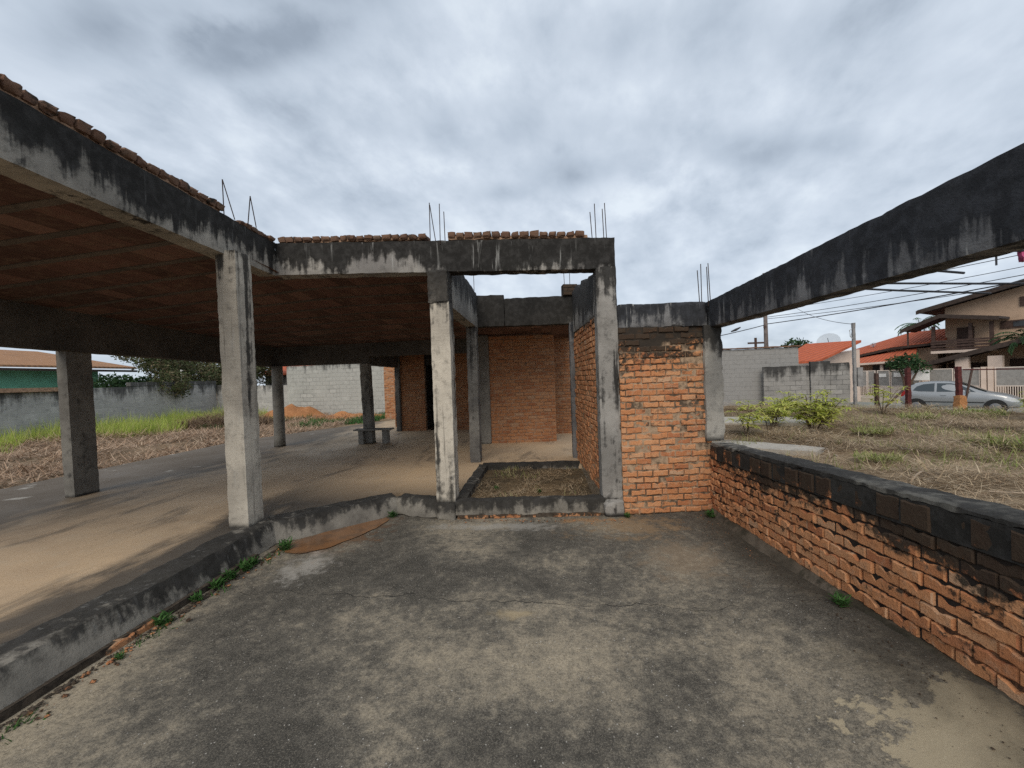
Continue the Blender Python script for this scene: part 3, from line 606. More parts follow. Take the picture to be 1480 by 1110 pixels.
rblock('beam', run((-4.31, 10.0), (-1.24, 10.05), 0, .2, 2.37, 2.8), M['beam_inner'], cell=.12, amp=.004, chip=.006)
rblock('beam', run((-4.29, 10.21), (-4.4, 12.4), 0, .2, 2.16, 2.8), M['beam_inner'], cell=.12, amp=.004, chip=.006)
# roof over the hall and over the back porch: clay block soffit, joists, slab on top
def sheet(mb, x0, x1, y0, y1, st, zf, flip=False):
    a, b = max(1, int((x1-x0)/st)), max(1, int((y1-y0)/st)); base = len(mb.v)
    for j in range(b+1):
        for i in range(a+1):
            x, y = lerp(x0, x1, i/a), lerp(y0, y1, j/b); mb.v.append((x, y, zf(x, y)))
    for j in range(b):
        for i in range(a): mb.f.append((base+j*(a+1)+i, base+j*(a+1)+i+1, base+(j+1)*(a+1)+i+1, base+(j+1)*(a+1)+i)); mb.mi.append(0)
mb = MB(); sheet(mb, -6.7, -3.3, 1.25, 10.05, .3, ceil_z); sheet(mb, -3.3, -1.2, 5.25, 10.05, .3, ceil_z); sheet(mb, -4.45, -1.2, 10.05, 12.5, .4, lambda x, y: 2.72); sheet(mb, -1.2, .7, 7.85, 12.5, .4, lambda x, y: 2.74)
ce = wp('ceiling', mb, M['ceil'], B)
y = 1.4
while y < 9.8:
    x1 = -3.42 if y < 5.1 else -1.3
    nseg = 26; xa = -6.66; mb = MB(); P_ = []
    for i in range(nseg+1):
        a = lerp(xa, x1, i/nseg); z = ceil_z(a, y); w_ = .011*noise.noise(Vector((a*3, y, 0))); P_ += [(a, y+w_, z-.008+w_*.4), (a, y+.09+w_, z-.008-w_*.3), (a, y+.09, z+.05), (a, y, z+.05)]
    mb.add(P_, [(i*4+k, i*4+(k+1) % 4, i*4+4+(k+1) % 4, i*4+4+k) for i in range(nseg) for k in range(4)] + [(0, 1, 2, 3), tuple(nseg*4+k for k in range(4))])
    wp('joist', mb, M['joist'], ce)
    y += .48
mb = MB(); mb.box(-6.9, -3.56, 1.25, 5.28, 3.3, 3.49); mb.box(-6.9, -1.34, 5.282, 10.2, 3.3, 3.48); mb.box(-4.5, .75, 10.202, 12.6, 2.8, 3.1); mb.box(-1.3, .75, 7.9, 10.2, 2.8, 3.1)
mb.box(-6.9, -6.68, 1.25, 10.2, 2.8, 3.3); mb.box(-6.9, -1.3, 10.22, 10.3, 2.74, 3.3); mb.box(-4.5, .75, 12.5, 12.6, 2.72, 3.3); mb.box(.7, .75, 7.9, 12.5, 2.74, 3.3)
wp('roof_slab', mb, M['beam_inner'], B)
# clay block ends laid along the roof edge
def course(pts, wdt, dep, h0, h1, seed, zoff=(0, 0)):
    rr = random.Random(seed); mb = MB()
    a, b = Vector(pts[0]), Vector(pts[1]); L = (b-a).length; d = (b-a)/L; nl = Vector((-d.y, d.x, 0)); s = 0
    while s < L-.05:
        w_ = wdt*rr.uniform(.86, 1.1); g_ = rr.uniform(.002, .01)
        z0 = lerp(a.z, b.z, s/L); f = rr.uniform(-.008, .008); hh = h1+rr.uniform(-.006, .006); tl = rr.uniform(-.006, .006)
        q = lambda ss, o, z: tuple((a+d*ss+nl*o)[:2]) + (z,)
        s0, s1 = s+g_/2, s+w_-g_/2; e = .006
        rough(mb, [q(s0+e*.6, -.012+f, z0+h0), q(s1-e*.6, -.012+f, z0+h0), q(s1-e*.6, dep, z0+h0), q(s0+e*.6, dep, z0+h0), q(s0, -.03+f, z0+hh+tl), q(s1, -.03+f, z0+hh-tl), q(s1, dep, z0+hh-tl), q(s0, dep, z0+hh+tl)], cell=.022, amp=.003, chip=.013, fr=14)
        s += w_
    # mortar bed under the course
    q = lambda ss, o, z: tuple((a+d*ss+nl*o)[:2]) + (z,)
    rough(mb, [q(0, .012, a.z), q(L, .012, b.z), q(L, dep-.01, b.z), q(0, dep-.01, a.z), q(0, .008, a.z+h0+.035), q(L, .008, b.z+h0+.035), q(L, dep-.01, b.z+h0+.035), q(0, dep-.01, a.z+h0+.035)], cell=.05, amp=.012, chip=.015, mi=1)
    return wp('clay_block_course', mb, [M['tile'], M['mortar_back']], B)
course([(-3.08, 1.28, 3.505), (-3.27, 4.1, 3.52)], .115, .2, .02, .085, 11)
course([(-3.285, 4.36, 3.51), (-3.335, 5.04, 3.515)], .11, .2, .0, .05, 12)
course([(-3.3, 5.06, 3.515), (-1.42, 5.1, 3.465)], .115, .2, .01, .072, 13)
course([(-1.13, 5.11, 3.455), (.6, 5.15, 3.385)], .117, .2, .015, .085, 14)

# brick walls
def bwall(name, *a, mats=('brick', 'mortar'), label=None, **k):
    mb = MB(); brickwork(mb, *a, **k); return wp(name, mb, [M[mats[0]], M[mats[1]]], B, label=label)
bwall('brick_wall', (.925, 5.1), (2.03, 5.24), .0, 2.275, jit=.009, wave=.22, core=.14, seed=21, keep=lambda s, z, r: r.random() < (.985 if z < 1.8 else .93))
bwall('brick_wall', (.57, 7.7), (.69, 5.4), .2, 2.47, mats=('brick_side', 'mortar_side'), jit=.008, wave=.1, core=.14, seed=22)
bwall('brick_wall', (-1.24, 9.58), (.27, 9.7), .2, 2.7, mats=('brick_back', 'mortar_back'), jit=.005, core=.12, seed=23, pitch=.078, K=3)
bwall('brick_wall', (.2, 11.0), (1.2, 11.05), .2, 2.8, mats=('brick_back', 'mortar_back'), jit=.005, seed=24, K=3)
bwall('brick_wall', (-4.36, 12.42), (-3.6, 12.4), .2, 2.7, mats=('brick_back', 'mortar_back'), jit=.005, seed=25, K=3)
bwall('brick_wall', (-2.9, 12.4), (-.9, 12.42), .2, 2.7, mats=('brick_back', 'mortar_back'), jit=.005, seed=26, K=3)
bwall('brick_wall', (-5.0, 13.6), (-4.72, 13.6), .2, 2.45, mats=('brick_back', 'mortar_back'), jit=.01, seed=27, K=3)
bwall('brick_stub', (.42, 7.66), (.68, 7.7), 3.2, 3.4, mats=('brick_side', 'mortar_side'), jit=.008, core=.2, seed=28)
rebar_set(c5, [[(.45, 7.75, 3.3), (.44, 7.75, 3.66)], [(.55, 7.8, 3.3), (.55, 7.8, 3.62)]])
# dark room behind the doorway
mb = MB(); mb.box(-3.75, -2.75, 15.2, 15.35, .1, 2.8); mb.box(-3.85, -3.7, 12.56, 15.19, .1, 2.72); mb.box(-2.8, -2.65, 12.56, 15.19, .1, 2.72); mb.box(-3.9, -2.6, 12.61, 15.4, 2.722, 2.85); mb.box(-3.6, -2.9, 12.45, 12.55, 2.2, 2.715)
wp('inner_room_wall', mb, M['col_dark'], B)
# steel bars sticking out of the right beam
for a, b in [((2.2, 3.62, 2.385), (3.6, 3.62, 2.258)), ((2.2, 3.45, 2.372), (4.6, 3.47, 2.255)), ((2.2, 3.05, 2.42), (2.88, 3.06, 2.318)), ((2.2, 2.6, 2.37), (3.6, 2.62, 2.3))]:
    mb = MB(); mb.tube([a, ((a[0]+b[0])/2, a[1], (a[2]+b[2])/2-.006), b], .0085, 6); wp('steel_bar', mb, M['steel_bar'], B)
mb = MB(); mb.tube([(2.62, 2.6, 2.37), (2.62, 2.6, 2.26)], .005, 5); wp('steel_tie', mb, M['steel_bar'], B)
mb = MB(); rough(mb, bxc(2.752, 2.79, 2.59, 2.62, 2.275, 2.365), cell=.015, amp=.012, chip=.01, fr=18)
tag(mb.build('plastic_scrap', M['pink']), 'small magenta plastic scrap hanging on a steel bar', 'plastic scrap')

# low wall on the right
LW = thing('low_brick_wall', 'low orange brick wall with black mouldy coping along the right of the driveway', 'wall', (2.1, 2.6, 0))
mb = MB(); brickwork(mb, (2.0, 5.22), (2.1, .1), .03, .655, .2, .078, gap=.009, depth=.08, wave=.42, jit=.008, core=.2, rise=.24, K=10, inset=.017, seed=31, keep=lambda s, z, r: r.random() < .995)
wp('brickwork', mb, [M['brick_low'], M['mortar_low']], LW)
mb = MB(); brickwork(mb, (1.992, 5.2), (2.092, .1), .655, .815, .19, .16, gap=.022, depth=.1, wave=.06, jit=.007, core=.12, rise=.24, K=6, inset=.006, seed=32)
wp('coping_course', mb, [M['brick_cap'], M['cap']], LW)
rblock('coping_top', [(1.99,5.19,.81),(2.09,.1,1.05),(2.33,.1,1.05),(2.23,5.19,.81),(1.995,5.19,.85),(2.095,.1,1.085),(2.33,.1,1.085),(2.23,5.19,.85)], M['cap_top'], LW, cell=.03, amp=.006, chip=.014, top=.005, fr=11)
rblock('footing', [(1.94,5.2,-.03),(1.97,.1,.1),(2.2,.1,.1),(2.15,5.2,-.03),(1.985,5.2,.045),(2.07,.1,.27),(2.2,.1,.27),(2.15,5.2,.045)], M['moss'], LW, cell=.03, amp=.012, chip=.006, top=.01, fr=9)
rblock('rear_face', run((2.02, 5.2), (2.12, .1), .05, .19, .0, .82, .0, 1.05), M['cap'], LW, cell=.3, amp=.004)

# bench by the hall column
BN = thing('bench', 'plain concrete slab bench on two blocks beside the far hall column', 'bench', (-4.25, 10.0, .214))
rblock('seat', bxc(-4.68, -3.75, 9.82, 10.12, .545, .585), M['benchc'], BN, cell=.08, amp=.003, chip=.006)
leg = rblock('leg', bxc(-4.57, -4.44, 9.85, 10.05, .2, .545), M['benchc'], BN, cell=.08, amp=.003, chip=.006)
leg2 = leg.copy(); leg2.parent = BN; leg2.location = (.58, .05, 0); leg2.matrix_parent_inverse = leg.matrix_parent_inverse; COL.objects.link(leg2)

# ------------------------------------------------------------------ boundary walls
BL = thing('boundary_wall', 'long grey plastered boundary wall behind the green grass on the left lot', 'wall', (-18.8, 14, 0))
mb = MB()
rough(mb, [(-18.8,2,-.1),(-18.8,22.6,-.1),(-19,22.6,-.1),(-19,2,-.1),(-18.8,2,1.72),(-18.8,22.6,1.98),(-19,22.6,1.98),(-19,2,1.72)], cell=.25, amp=.012, chip=.01, top=.02)
rough(mb, [(-18.8,22.6,-.1),(-13.9,21.75,-.1),(-13.9,21.95,-.1),(-18.8,22.8,-.1),(-18.8,22.6,1.9),(-13.9,21.75,1.75),(-13.9,21.95,1.75),(-18.8,22.8,1.9)], cell=.25, amp=.012, chip=.01, top=.02)
wp('wall_face', mb, M['bw_left'], BL)
mb = MB(); rough(mb, [(-18.78,17.6,1.93),(-18.78,22.58,1.985),(-19.02,22.58,1.985),(-19.02,17.6,1.93),(-18.78,17.6,2.12),(-18.78,22.58,2.16),(-19.02,22.58,2.16),(-19.02,17.6,2.12)], cell=.2, amp=.01)
wp('coping', mb, M['bw_left'], BL)
mb = MB(); mb.tube([(-18.9, 20.4, 2.1), (-18.9, 20.4, 2.75)], .022, 6); mb.tube([(-18.9, 20.4, 2.7), (-18.78, 20.4, 2.7)], .012, 5); mb.tube([(-18.9, 20.4, 2.45), (-18.78, 20.4, 2.45)], .012, 5)
wp('wire_stake', mb, M['white'], BL)
mb = MB(); brickwork(mb, (-18.79, 15.6), (-18.79, 11.0), 1.8, 1.95, .3, .07, jit=.01, core=.15, seed=41, K=2)
wp('brick_course', mb, [M['brick_back'], M['mortar_back']], BL)
o = rblock('grey_block_wall', run((-13.9, 21.6), (-7.3, 20.2), 0, .2, -.1, 2.78, -.1, 2.74), M['bw_back'], None, cell=.2, amp=.01, chip=.012, top=.02)
tag(o, 'tall rough grey block wall behind the orange dirt heap at the back of the hall', 'wall')
mb = MB(); brickwork(mb, (-6.95, 17.7), (-6.2, 17.72), .1, 2.4, .2, .075, jit=.01, seed=42, K=3)
tag(mb.build('brick_pier', [M['brick_back'], M['mortar_back']]), 'sunlit orange brick pier between the grey block wall and the dark hall doorway', 'brick pier')
o = rblock('grey_block_wall', run((6.2, 19.9), (11.25, 19.2), 0, .2, -.2, 2.7, -.2, 2.68), M['bw_r_hi'], None, cell=.2, amp=.006, chip=.01)
tag(o, 'taller smooth grey block wall with clay tile edging, right of the brick panel', 'wall')
mb = MB(); rough(mb, run((6.15, 19.88), (11.3, 19.17), -.06, .28, 2.7, 2.76), cell=.12, amp=.014, chip=.01); wp('tile_edging', mb, M['tile'], o)
o = rblock('grey_block_wall', [run((9.65, 19.0), (11.4, 18.72), 0, .18, -.2, 1.86), run((11.4, 18.66), (12.1, 18.5), -.02, .18, -.2, 2.02), run((12.1, 18.5), (12.75, 18.3), 0, .18, -.2, 1.93)], M['bw_r_lo'], None, cell=.15, amp=.008, chip=.012, top=.03)
tag(o, 'lower stained block wall with patched sections ending at the slim concrete pole', 'wall')

# ------------------------------------------------------------------ houses
G = thing('green_house', 'green house with tan tiled roof behind the left boundary wall', 'house', (-25, 17, 0))
mb = MB(); mb.box(-32, -25, 9, 21.6, 0, 2.95); wp('wall', mb, M['green'], G)
mb = MB(); mb.box(-24.98, -24.4, 20.2, 20.75, 0, 2.92); wp('porch_pillar', mb, M['white'], G)
mb = MB(); mb.hexa([(-23.7,8.5,2.93),(-23.7,22.6,3.0),(-30,22.6,4.15),(-30,8.5,4.1),(-23.7,8.5,3.03),(-23.7,22.6,3.1),(-30,22.6,4.27),(-30,8.5,4.22)]); mb.hexa([(-36,8.5,2.93),(-30.01,8.5,4.1),(-30.01,22.6,4.15),(-36,22.6,3.0),(-36,8.5,3.03),(-30.01,8.5,4.22),(-30.01,22.6,4.27),(-36,22.6,3.1)]); wp('roof', mb, M['roof_tan'], G)
mb = MB(); mb.box(-23.78, -23.66, 8.5, 22.6, 2.82, 2.928); wp('eave_board', mb, M['eave'], G)
H0 = thing('tiled_house', 'low house with an orange tiled roof seen behind the corner of the grey block wall', 'house', (-17, 33, 0))
mb = MB(); mb.box(-21, -15.3, 30, 36, 0, 2.6); wp('wall', mb, M['bw_left'], H0)
mb = MB(); mb.hexa([(-21.4,29.6,2.55),(-14.8,29.6,2.55),(-14.8,33,3.5),(-21.4,33,3.5),(-21.4,29.6,2.67),(-14.8,29.6,2.67),(-14.8,33,3.62),(-21.4,33,3.62)]); wp('roof', mb, M['roof_red'], H0)

def sbox(mb, s0, s1, t0, t1, z0, z1, mi=0):
    mb.hexa([street(s0,t0,z0), street(s1,t0,z0), street(s1,t1,z0), street(s0,t1,z0), street(s0,t0,z1), street(s1,t0,z1), street(s1,t1,z1), street(s0,t1,z1)], mi)
def ssheet(mb, pts, th, mi=0):
    """4 points (s,t,z) of a roof slope given a thickness"""
    lo = [street(*p) for p in pts]; mb.hexa([(x, y, z-th) for x, y, z in lo] + lo, mi)
HA = thing('red_roof_house', 'single storey house with wide red tiled roofs and a porch across the street', 'house', street(-1, 5, 0))
mb = MB(); sbox(mb, -5.5, 2.3, 3.6, 12, -.3, 2.35); sbox(mb, -.3, 2.3, 3.62, 11.9, 2.35, 2.85); wp('wall', mb, M['beige'], HA)
mb = MB(); ssheet(mb, [(-3.2, 1., 1.86), (1.95, 1., 2.1), (1.3, 3.6, 2.92), (-2.9, 3.6, 2.25)], .1); wp('porch_roof', mb, M['roof_red'], HA)
mb = MB(); ssheet(mb, [(-3.2, .96, 1.86), (1.98, .96, 2.1), (1.98, 1.06, 2.1), (-3.2, 1.06, 1.86)], .13); wp('gutter', mb, M['beige_lt'], HA)
mb = MB(); ssheet(mb, [(-4.4, 3., 2.1), (.2, 3., 3.02), (-.1, 7., 4.15), (-4.6, 7., 2.85)], .12); ssheet(mb, [(.202, 3., 3.02), (2.74, 3., 3.2), (2.3, 7., 4.24), (-.098, 7., 4.15)], .12); ssheet(mb, [(-4.6, 7.02, 2.85), (2.3, 7.02, 4.24), (2.3, 13, 2.7), (-4.6, 13, 2.2)], .12); wp('roof', mb, M['roof_red'], HA)
mb = MB(); ssheet(mb, [(-2.2, 2.96, 2.5), (.2, 2.96, 2.99), (.2, 3.04, 2.99), (-2.2, 3.04, 2.5)], .16); ssheet(mb, [(.2, 2.96, 2.99), (2.74, 2.96, 3.17), (2.74, 3.04, 3.17), (.2, 3.04, 2.99)], .16); wp('eave_board', mb, M['eave'], HA)
for s in (-1.4, .1, 1.5):
    mb = MB(); sbox(mb, s, s+.14, 1.3, 1.44, -.3, 1.9); wp('porch_post', mb, M['beige_lt'], HA)
mb = MB(); sbox(mb, -1.1, -.2, 3.52, 3.59, -.2, 1.8); sbox(mb, .4, 1.3, 3.52, 3.59, .6, 1.7); wp('window', mb, M['glass_dk'], HA)
def dish(name, c, r, aim, label, leg=.8):
    t_ = thing(name, label, 'satellite dish', c)
    q = Vector(aim).to_track_quat('Z', 'Y'); mb = MB(); vs = []; fs = []
    for i in range(5):
        for k in range(16):
            rr = r*i/4; vs.append(q @ Vector((rr*math.cos(k*math.pi/8), rr*math.sin(k*math.pi/8), .28*rr*rr/r)))
    for i in range(4):
        for k in range(16): fs.append((i*16+k, i*16+(k+1) % 16, (i+1)*16+(k+1) % 16, (i+1)*16+k))
    b_ = [p - q @ Vector((0, 0, .012)) for p in vs]; mb.add(vs, fs); mb.add(b_, fs)
    mb.build('reflector', M['dish_mesh'], t_, True)
    mb = MB(); mb.tube([q @ Vector((0, 0, .03)), q @ Vector((0, 0, r*.9))], .015, 5); mb.build('feed_arm', M['steel_bar'], t_)
    mb = MB(); mb.tube([(0, 0, -.02), (0, 0, -leg)], .03, 6); mb.build('mast', M['steel_bar'], t_)
dish('satellite_dish', street(-1.35, 4.4, 3.3), .2, (-.7, -.5, .7), 'small tilted grey satellite dish on the red tiled roof slope', .55)
HC = thing('small_red_roof_house', 'small house with a red tiled roof just behind the lower block wall', 'house', (15, 26, 0))
mb = MB(); mb.hexa([(11.6,21.7,1.95),(13.6,21.6,2.0),(18.2,25.2,3.12),(15.3,25.4,3.05),(11.6,21.7,2.06),(13.6,21.6,2.11),(18.2,25.2,3.25),(15.3,25.4,3.17)]); wp('roof', mb, M['roof_red'], HC)
mb = MB(); mb.hexa([(15.2,23.8,-.3),(18.6,25.9,-.3),(18.3,28,-.3),(14,28,-.3),(15.2,23.8,2.4),(18.6,25.9,2.75),(18.3,28,2.75),(14,28,2.4)]); wp('wall', mb, M['beige_lt'], HC)
dish('satellite_dish', (18.0, 27.6, 3.3), .62, (-.5, -.6, .45), 'large mesh satellite dish above the small red roof', 1.)

HB = thing('two_storey_house', 'beige two storey house with dark roofs and a brown timber balcony', 'house', street(6, 6, 0))
mb = MB(); sbox(mb, 2.56, 13, 4, 13, -.3, 5.1)
a = [street(2.56, 4, 5.1), street(13, 4, 5.1), street(13, 13, 5.1), street(2.56, 13, 5.1), street(2.56, 4, 5.35), street(8.6, 4, 6.75), street(8.6, 13, 6.75), street(2.56, 13, 5.35)]
mb.hexa(a); wp('wall', mb, M['beige'], HB)
mb = MB(); ssheet(mb, [(1.45, 3.2, 5.35), (8.7, 3.2, 7.05), (8.7, 13.6, 7.05), (1.45, 13.6, 5.35)], .2); ssheet(mb, [(8.702, 3.2, 7.05), (15, 3.2, 5.4), (15, 13.6, 5.4), (8.702, 13.6, 7.05)], .2); wp('roof', mb, M['roof_dark'], HB)
mb = MB(); ssheet(mb, [(1.4, 3.14, 5.3), (8.7, 3.14, 7.0), (8.7, 3.2, 7.0), (1.4, 3.2, 5.3)], .24); wp('barge_board', mb, M['eave'], HB)
BA = wp('balcony', (lambda m_: (sbox(m_, 2.3, 4.95, 2.4, 4, 2.4, 2.56), m_)[1])(MB()), M['beige_lt'], HB)
mb = MB()
for z in (2.6, 2.78, 2.96, 3.1): sbox(mb, 2.3, 4.9, 2.4, 2.45, z, z+.11); sbox(mb, 2.3, 2.35, 2.46, 4, z, z+.11); sbox(mb, 4.88, 4.93, 2.46, 4, z, z+.11)
wp('railing', mb, M['wood_dk'], BA)
for s in (2.32, 3.95, 4.8):
    mb = MB(); sbox(mb, s, s+.16, 2.46, 2.62, 2.56, 4.15); wp('balcony_post', mb, M['wood_dk'], BA)
mb = MB(); ssheet(mb, [(1.0, 1.9, 4.08), (2.85, 1.9, 4.82), (2.85, 4.4, 4.9), (1.0, 4.4, 4.08)], .13); ssheet(mb, [(2.852, 1.9, 4.82), (5.3, 1.9, 4.36), (5.3, 4.4, 4.4), (2.852, 4.4, 4.9)], .13); wp('balcony_roof', mb, M['roof_dark'], BA)
mb = MB(); ssheet(mb, [(1.0, 1.84, 4.07), (2.85, 1.84, 4.81), (2.85, 1.9, 4.81), (1.0, 1.9, 4.07)], .24); ssheet(mb, [(2.85, 1.84, 4.81), (5.3, 1.84, 4.35), (5.3, 1.9, 4.35), (2.85, 1.9, 4.81)], .22); wp('balcony_fascia', mb, M['eave'], BA)
mb = MB(); sbox(mb, 1.25, 1.33, 2.1, 2.18, 2.95, 4.1); wp('drain_pipe', mb, M['wood_dk'], BA)
mb = MB(); sbox(mb, 3.1, 3.85, 3.94, 3.99, 2.57, 4.0); wp('balcony_door', mb, M['wood_dk'], HB)
mb = MB(); sbox(mb, 4.95, 6.6, 3.93, 3.99, 3.72, 4.18); f_ = wp('window', mb, M['wood_dk'], HB)
mb = MB(); sbox(mb, 5.45, 6.1, 3.91, 3.93, 3.8, 4.1); wp('pane', mb, M['glass_dk'], f_)
mb = MB(); sbox(mb, 5.7, 8.4, 3.93, 3.99, 4.95, 5.5); wp('recess_shade', mb, M['wood_dk'], HB)  # flat dark board on the wall face, its colour standing in for recess shade
mb = MB(); ssheet(mb, [(2.2, .9, 1.8), (6.4, .9, 3.02), (6.4, 3.99, 3.1), (2.2, 3.99, 1.8)], .14); ssheet(mb, [(6.402, .9, 3.02), (11, .9, 1.8), (11, 3.99, 1.8), (6.402, 3.99, 3.1)], .14); wp('garage_roof', mb, M['roof_dark'], HB)
mb = MB(); ssheet(mb, [(2.2, .84, 1.8), (6.4, .84, 3.02), (6.4, .9, 3.02), (2.2, .9, 1.8)], .26); wp('garage_fascia', mb, M['eave'], HB)
for s in (3.7, 5.0):
    mb = MB(); sbox(mb, s, s+.55, 1.1, 1.5, -.3, 2.1); wp('garage_pillar', mb, M['beige_lt'], HB)
mb = MB(); sbox(mb, 2.7, 4.6, 3.92, 3.985, -.2, 1.75); sbox(mb, 5.3, 7.5, 3.92, 3.985, -.2, 1.9); wp('garage_door', mb, M['wood_dk'], HB)

# street fence with gates
GF = thing('street_fence', 'cream steel fence with gates and grey mesh panels across the street', 'fence', street(3, 0, 0))
def gate_panel(s0, s1, style):
    z0, z1 = -.22, 1.46
    mb = MB(); e = .045
    sbox(mb, s0, s0+e, -.03, .03, z0, z1); sbox(mb, s1-e, s1, -.03, .03, z0, z1); sbox(mb, s0+e, s1-e, -.03, .03, z1-e, z1); sbox(mb, s0+e, s1-e, -.03, .03, z0, z0+e); sbox(mb, s0+e, s1-e, -.03, .03, .42, .42+e)
    fr = wp('gate_frame', mb, M['gate_white'], GF)
    mb = MB()
    if style == 'solid': sbox(mb, s0+e, s1-e, -.015, .015, z0+e, z1-e); wp('gate_leaf', mb, M['gate_white'], fr)
    else:
        sbox(mb, s0+e, s1-e, -.012, .012, .42+e, z1-e); wp('mesh_panel', mb, M['gate_grey'], fr)
        mb = MB()
        if style == 'bars':
            s = s0+.1
            while s < s1-.06: sbox(mb, s, s+.028, -.02, .02, z0+e, .42); s += .085
        else: sbox(mb, s0+e, s1-e, -.012, .012, z0+e, .42)
        wp('lower_bars' if style == 'bars' else 'lower_panel', mb, M['gate_white'], fr)
for a in [(-1.9, -1.32, 'solid'), (-1.28, -.72, 'solid'), (-.62, -.12, 'bars'), (-.1, .32, 'bars'), (.4, 1.05, 'plain'), (1.09, 1.8, 'plain'), (1.9, 2.55, 'plain'), (2.85, 3.9, 'plain'), (3.94, 4.95, 'plain'), (5.5, 6.7, 'bars'), (6.74, 7.9, 'bars'), (8.2, 9.4, 'bars'), (9.44, 10.6, 'bars')]: gate_panel(*a)
for s, w_ in ((2.58, .24), (5.0, .2), (5.25, .2), (7.93, .24)):
    mb = MB(); sbox(mb, s, s+w_, -.12, .12, -.25, 1.5); wp('gate_pier', mb, M['beige_lt'], GF)
mb = MB(); sbox(mb, -1.06, -.98, -.06, -.018, .85, 1.1); wp('intercom', mb, M['glass_dk'], GF)
for a_ in ((.52, .88, 1.24), (1.25, 1.6, 1.28)):
    mb = MB(); sbox(mb, a_[0], a_[1], -.05, -.034, 1.02, a_[2]); wp('notice_plate', mb, M['white'], GF)

# lot fence posts and board
def post(x0, y0, x1, y1, r, zt, mat, label, brace=None):
    t_ = thing('fence_post', label, 'post', (x0, y0, gz(x0, y0)), 0, 'posts along the street edge of the lot')
    z0 = gz(x0, y0)-.1
    mb = MB(); rough(mb, [(x0-r,y0-r,z0),(x0+r,y0-r,z0),(x0+r,y0+r,z0),(x0-r,y0+r,z0),(x1-r,y1-r,zt),(x1+r,y1-r,zt),(x1+r,y1+r,zt),(x1-r,y1+r,zt)], cell=.07, amp=.008, chip=.01); p = wp('post_body', mb, mat, t_)
    if brace: mb = MB(); mb.tube(brace, .035, 6); wp('brace', mb, M['wood_dk'], t_)
    return t_
post(13.25, 17.6, 13.25, 17.6, .06, 1.45, M['wood_dk'], 'short dark brown post between the pole and the red posts')
post(13.6, 16.6, 13.6, 16.6, .068, 1.62, M['redpost'], 'dark red post with a diagonal brace beside the car tail', [(12.6, 16.4, .15), (13.55, 16.55, .95)])
tp = post(14.1, 15.2, 14.05, 15.2, .068, 1.62, M['redpost'], 'dark red post with a bare rusty foot in front of the car', [(14.25, 15.22, .25), (14.6, 15.3, 1.55)])
mb = MB(); rough(mb, [(13.96,15.07,-.02),(14.24,15.07,-.02),(14.24,15.33,-.02),(13.96,15.33,-.02),(13.98,15.07,.66),(14.2,15.07,.62),(14.2,15.33,.64),(13.98,15.33,.6)], cell=.06, amp=.02, chip=.02); wp('post_foot', mb, M['ochre'], tp)
mb = MB(); mb.tube([(14.12, 15.1, 1.5), (15.9, 12.1, 1.46)], .02, 5); tag(mb.build('fence_rail', M['redpost']), 'thin dark red rail running right from the red post', 'rail')
SB = thing('blank_board', 'blank white board on a thin stake standing behind the car', 'sign', street(2.55, -.9, -.2))
mb = MB(); sbox(mb, 2.3, 3.18, -1., -.97, .82, 1.42); wp('board', mb, M['white'], SB)
mb = MB(); sbox(mb, 2.72, 2.76, -.96, -.92, -.25, 2.1); wp('stake', mb, M['beige_lt'], SB)

# ------------------------------------------------------------------ poles and wires
UP = thing('utility_pole', 'tall grey utility pole with brackets behind the grey block walls', 'utility pole', (19.6, 38, -.4))
mb = MB(); mb.tube([(19.6, 38, -.5), (19.55, 38, 10.2)], [.2, .13], 10); wp('pole', mb, M['polew'], UP, True)
mb = MB(); mb.tube([(19.6, 38, 6.7), (21.3, 38.1, 8.6)], .05, 6); wp('lamp_arm', mb, M['steel_bar'], UP)
mb = MB(); mb.box(18.7, 20.5, 37.82, 37.9, 9.5, 9.6); wp('crossarm', mb, M['wood_dk'], UP)
mb = MB(); mb.box(19.3, 19.45, 37.75, 37.85, 5.4, 5.6); wp('cable_bracket', mb, M['wood_dk'], UP)
for z in (7.7, 7.4, 7.1):
    mb = MB(); mb.tube([(19.75, 37.95, z), (19.9, 37.95, z)], .06, 6); wp('insulator', mb, M['dish'], UP)
mb = MB(); mb.tube([(16.6, 37.9, 5.2), (17.0, 37.9, 5.35), (17.4, 37.9, 5.55)], [.05, .11, .05], 8); wp('cable_splice', mb, M['wire'], UP)
P2_ = thing('utility_pole', 'small distant dark pole with a short crossarm left of the tall grey pole', 'utility pole', (24.6, 50, -.4))
mb = MB(); mb.tube([(24.6, 50, -.5), (24.6, 50, 5.5)], .14, 7); wp('pole', mb, M['wood_dk'], P2_)
mb = MB(); mb.box(23.7, 25.5, 49.9, 50, 4.8, 5.0); wp('crossarm', mb, M['wood_dk'], P2_)
CP = thing('concrete_pole', 'slim grey concrete service pole at the end of the lower block wall', 'pole', (12.9, 18.25, -.3))
mb = MB(); rough(mb, bxc(12.84, 12.95, 18.19, 18.3, -.4, 3.55, .02), cell=.12, amp=.004, chip=.012); wp('pole', mb, M['polec'], CP)
mb = MB(); rough(mb, bxc(12.98, 13.2, 18.2, 18.36, .9, 1.7), cell=.1, amp=.004); wp('meter_box', mb, M['polec'], CP)
mb = MB(); mb.tube([(12.78, 18.2, 3.3), (12.7, 18.2, 3.25), (12.72, 18.2, 3.0), (12.8, 18.2, 2.9)], .02, 5); wp('service_bracket', mb, M['dish'], CP)
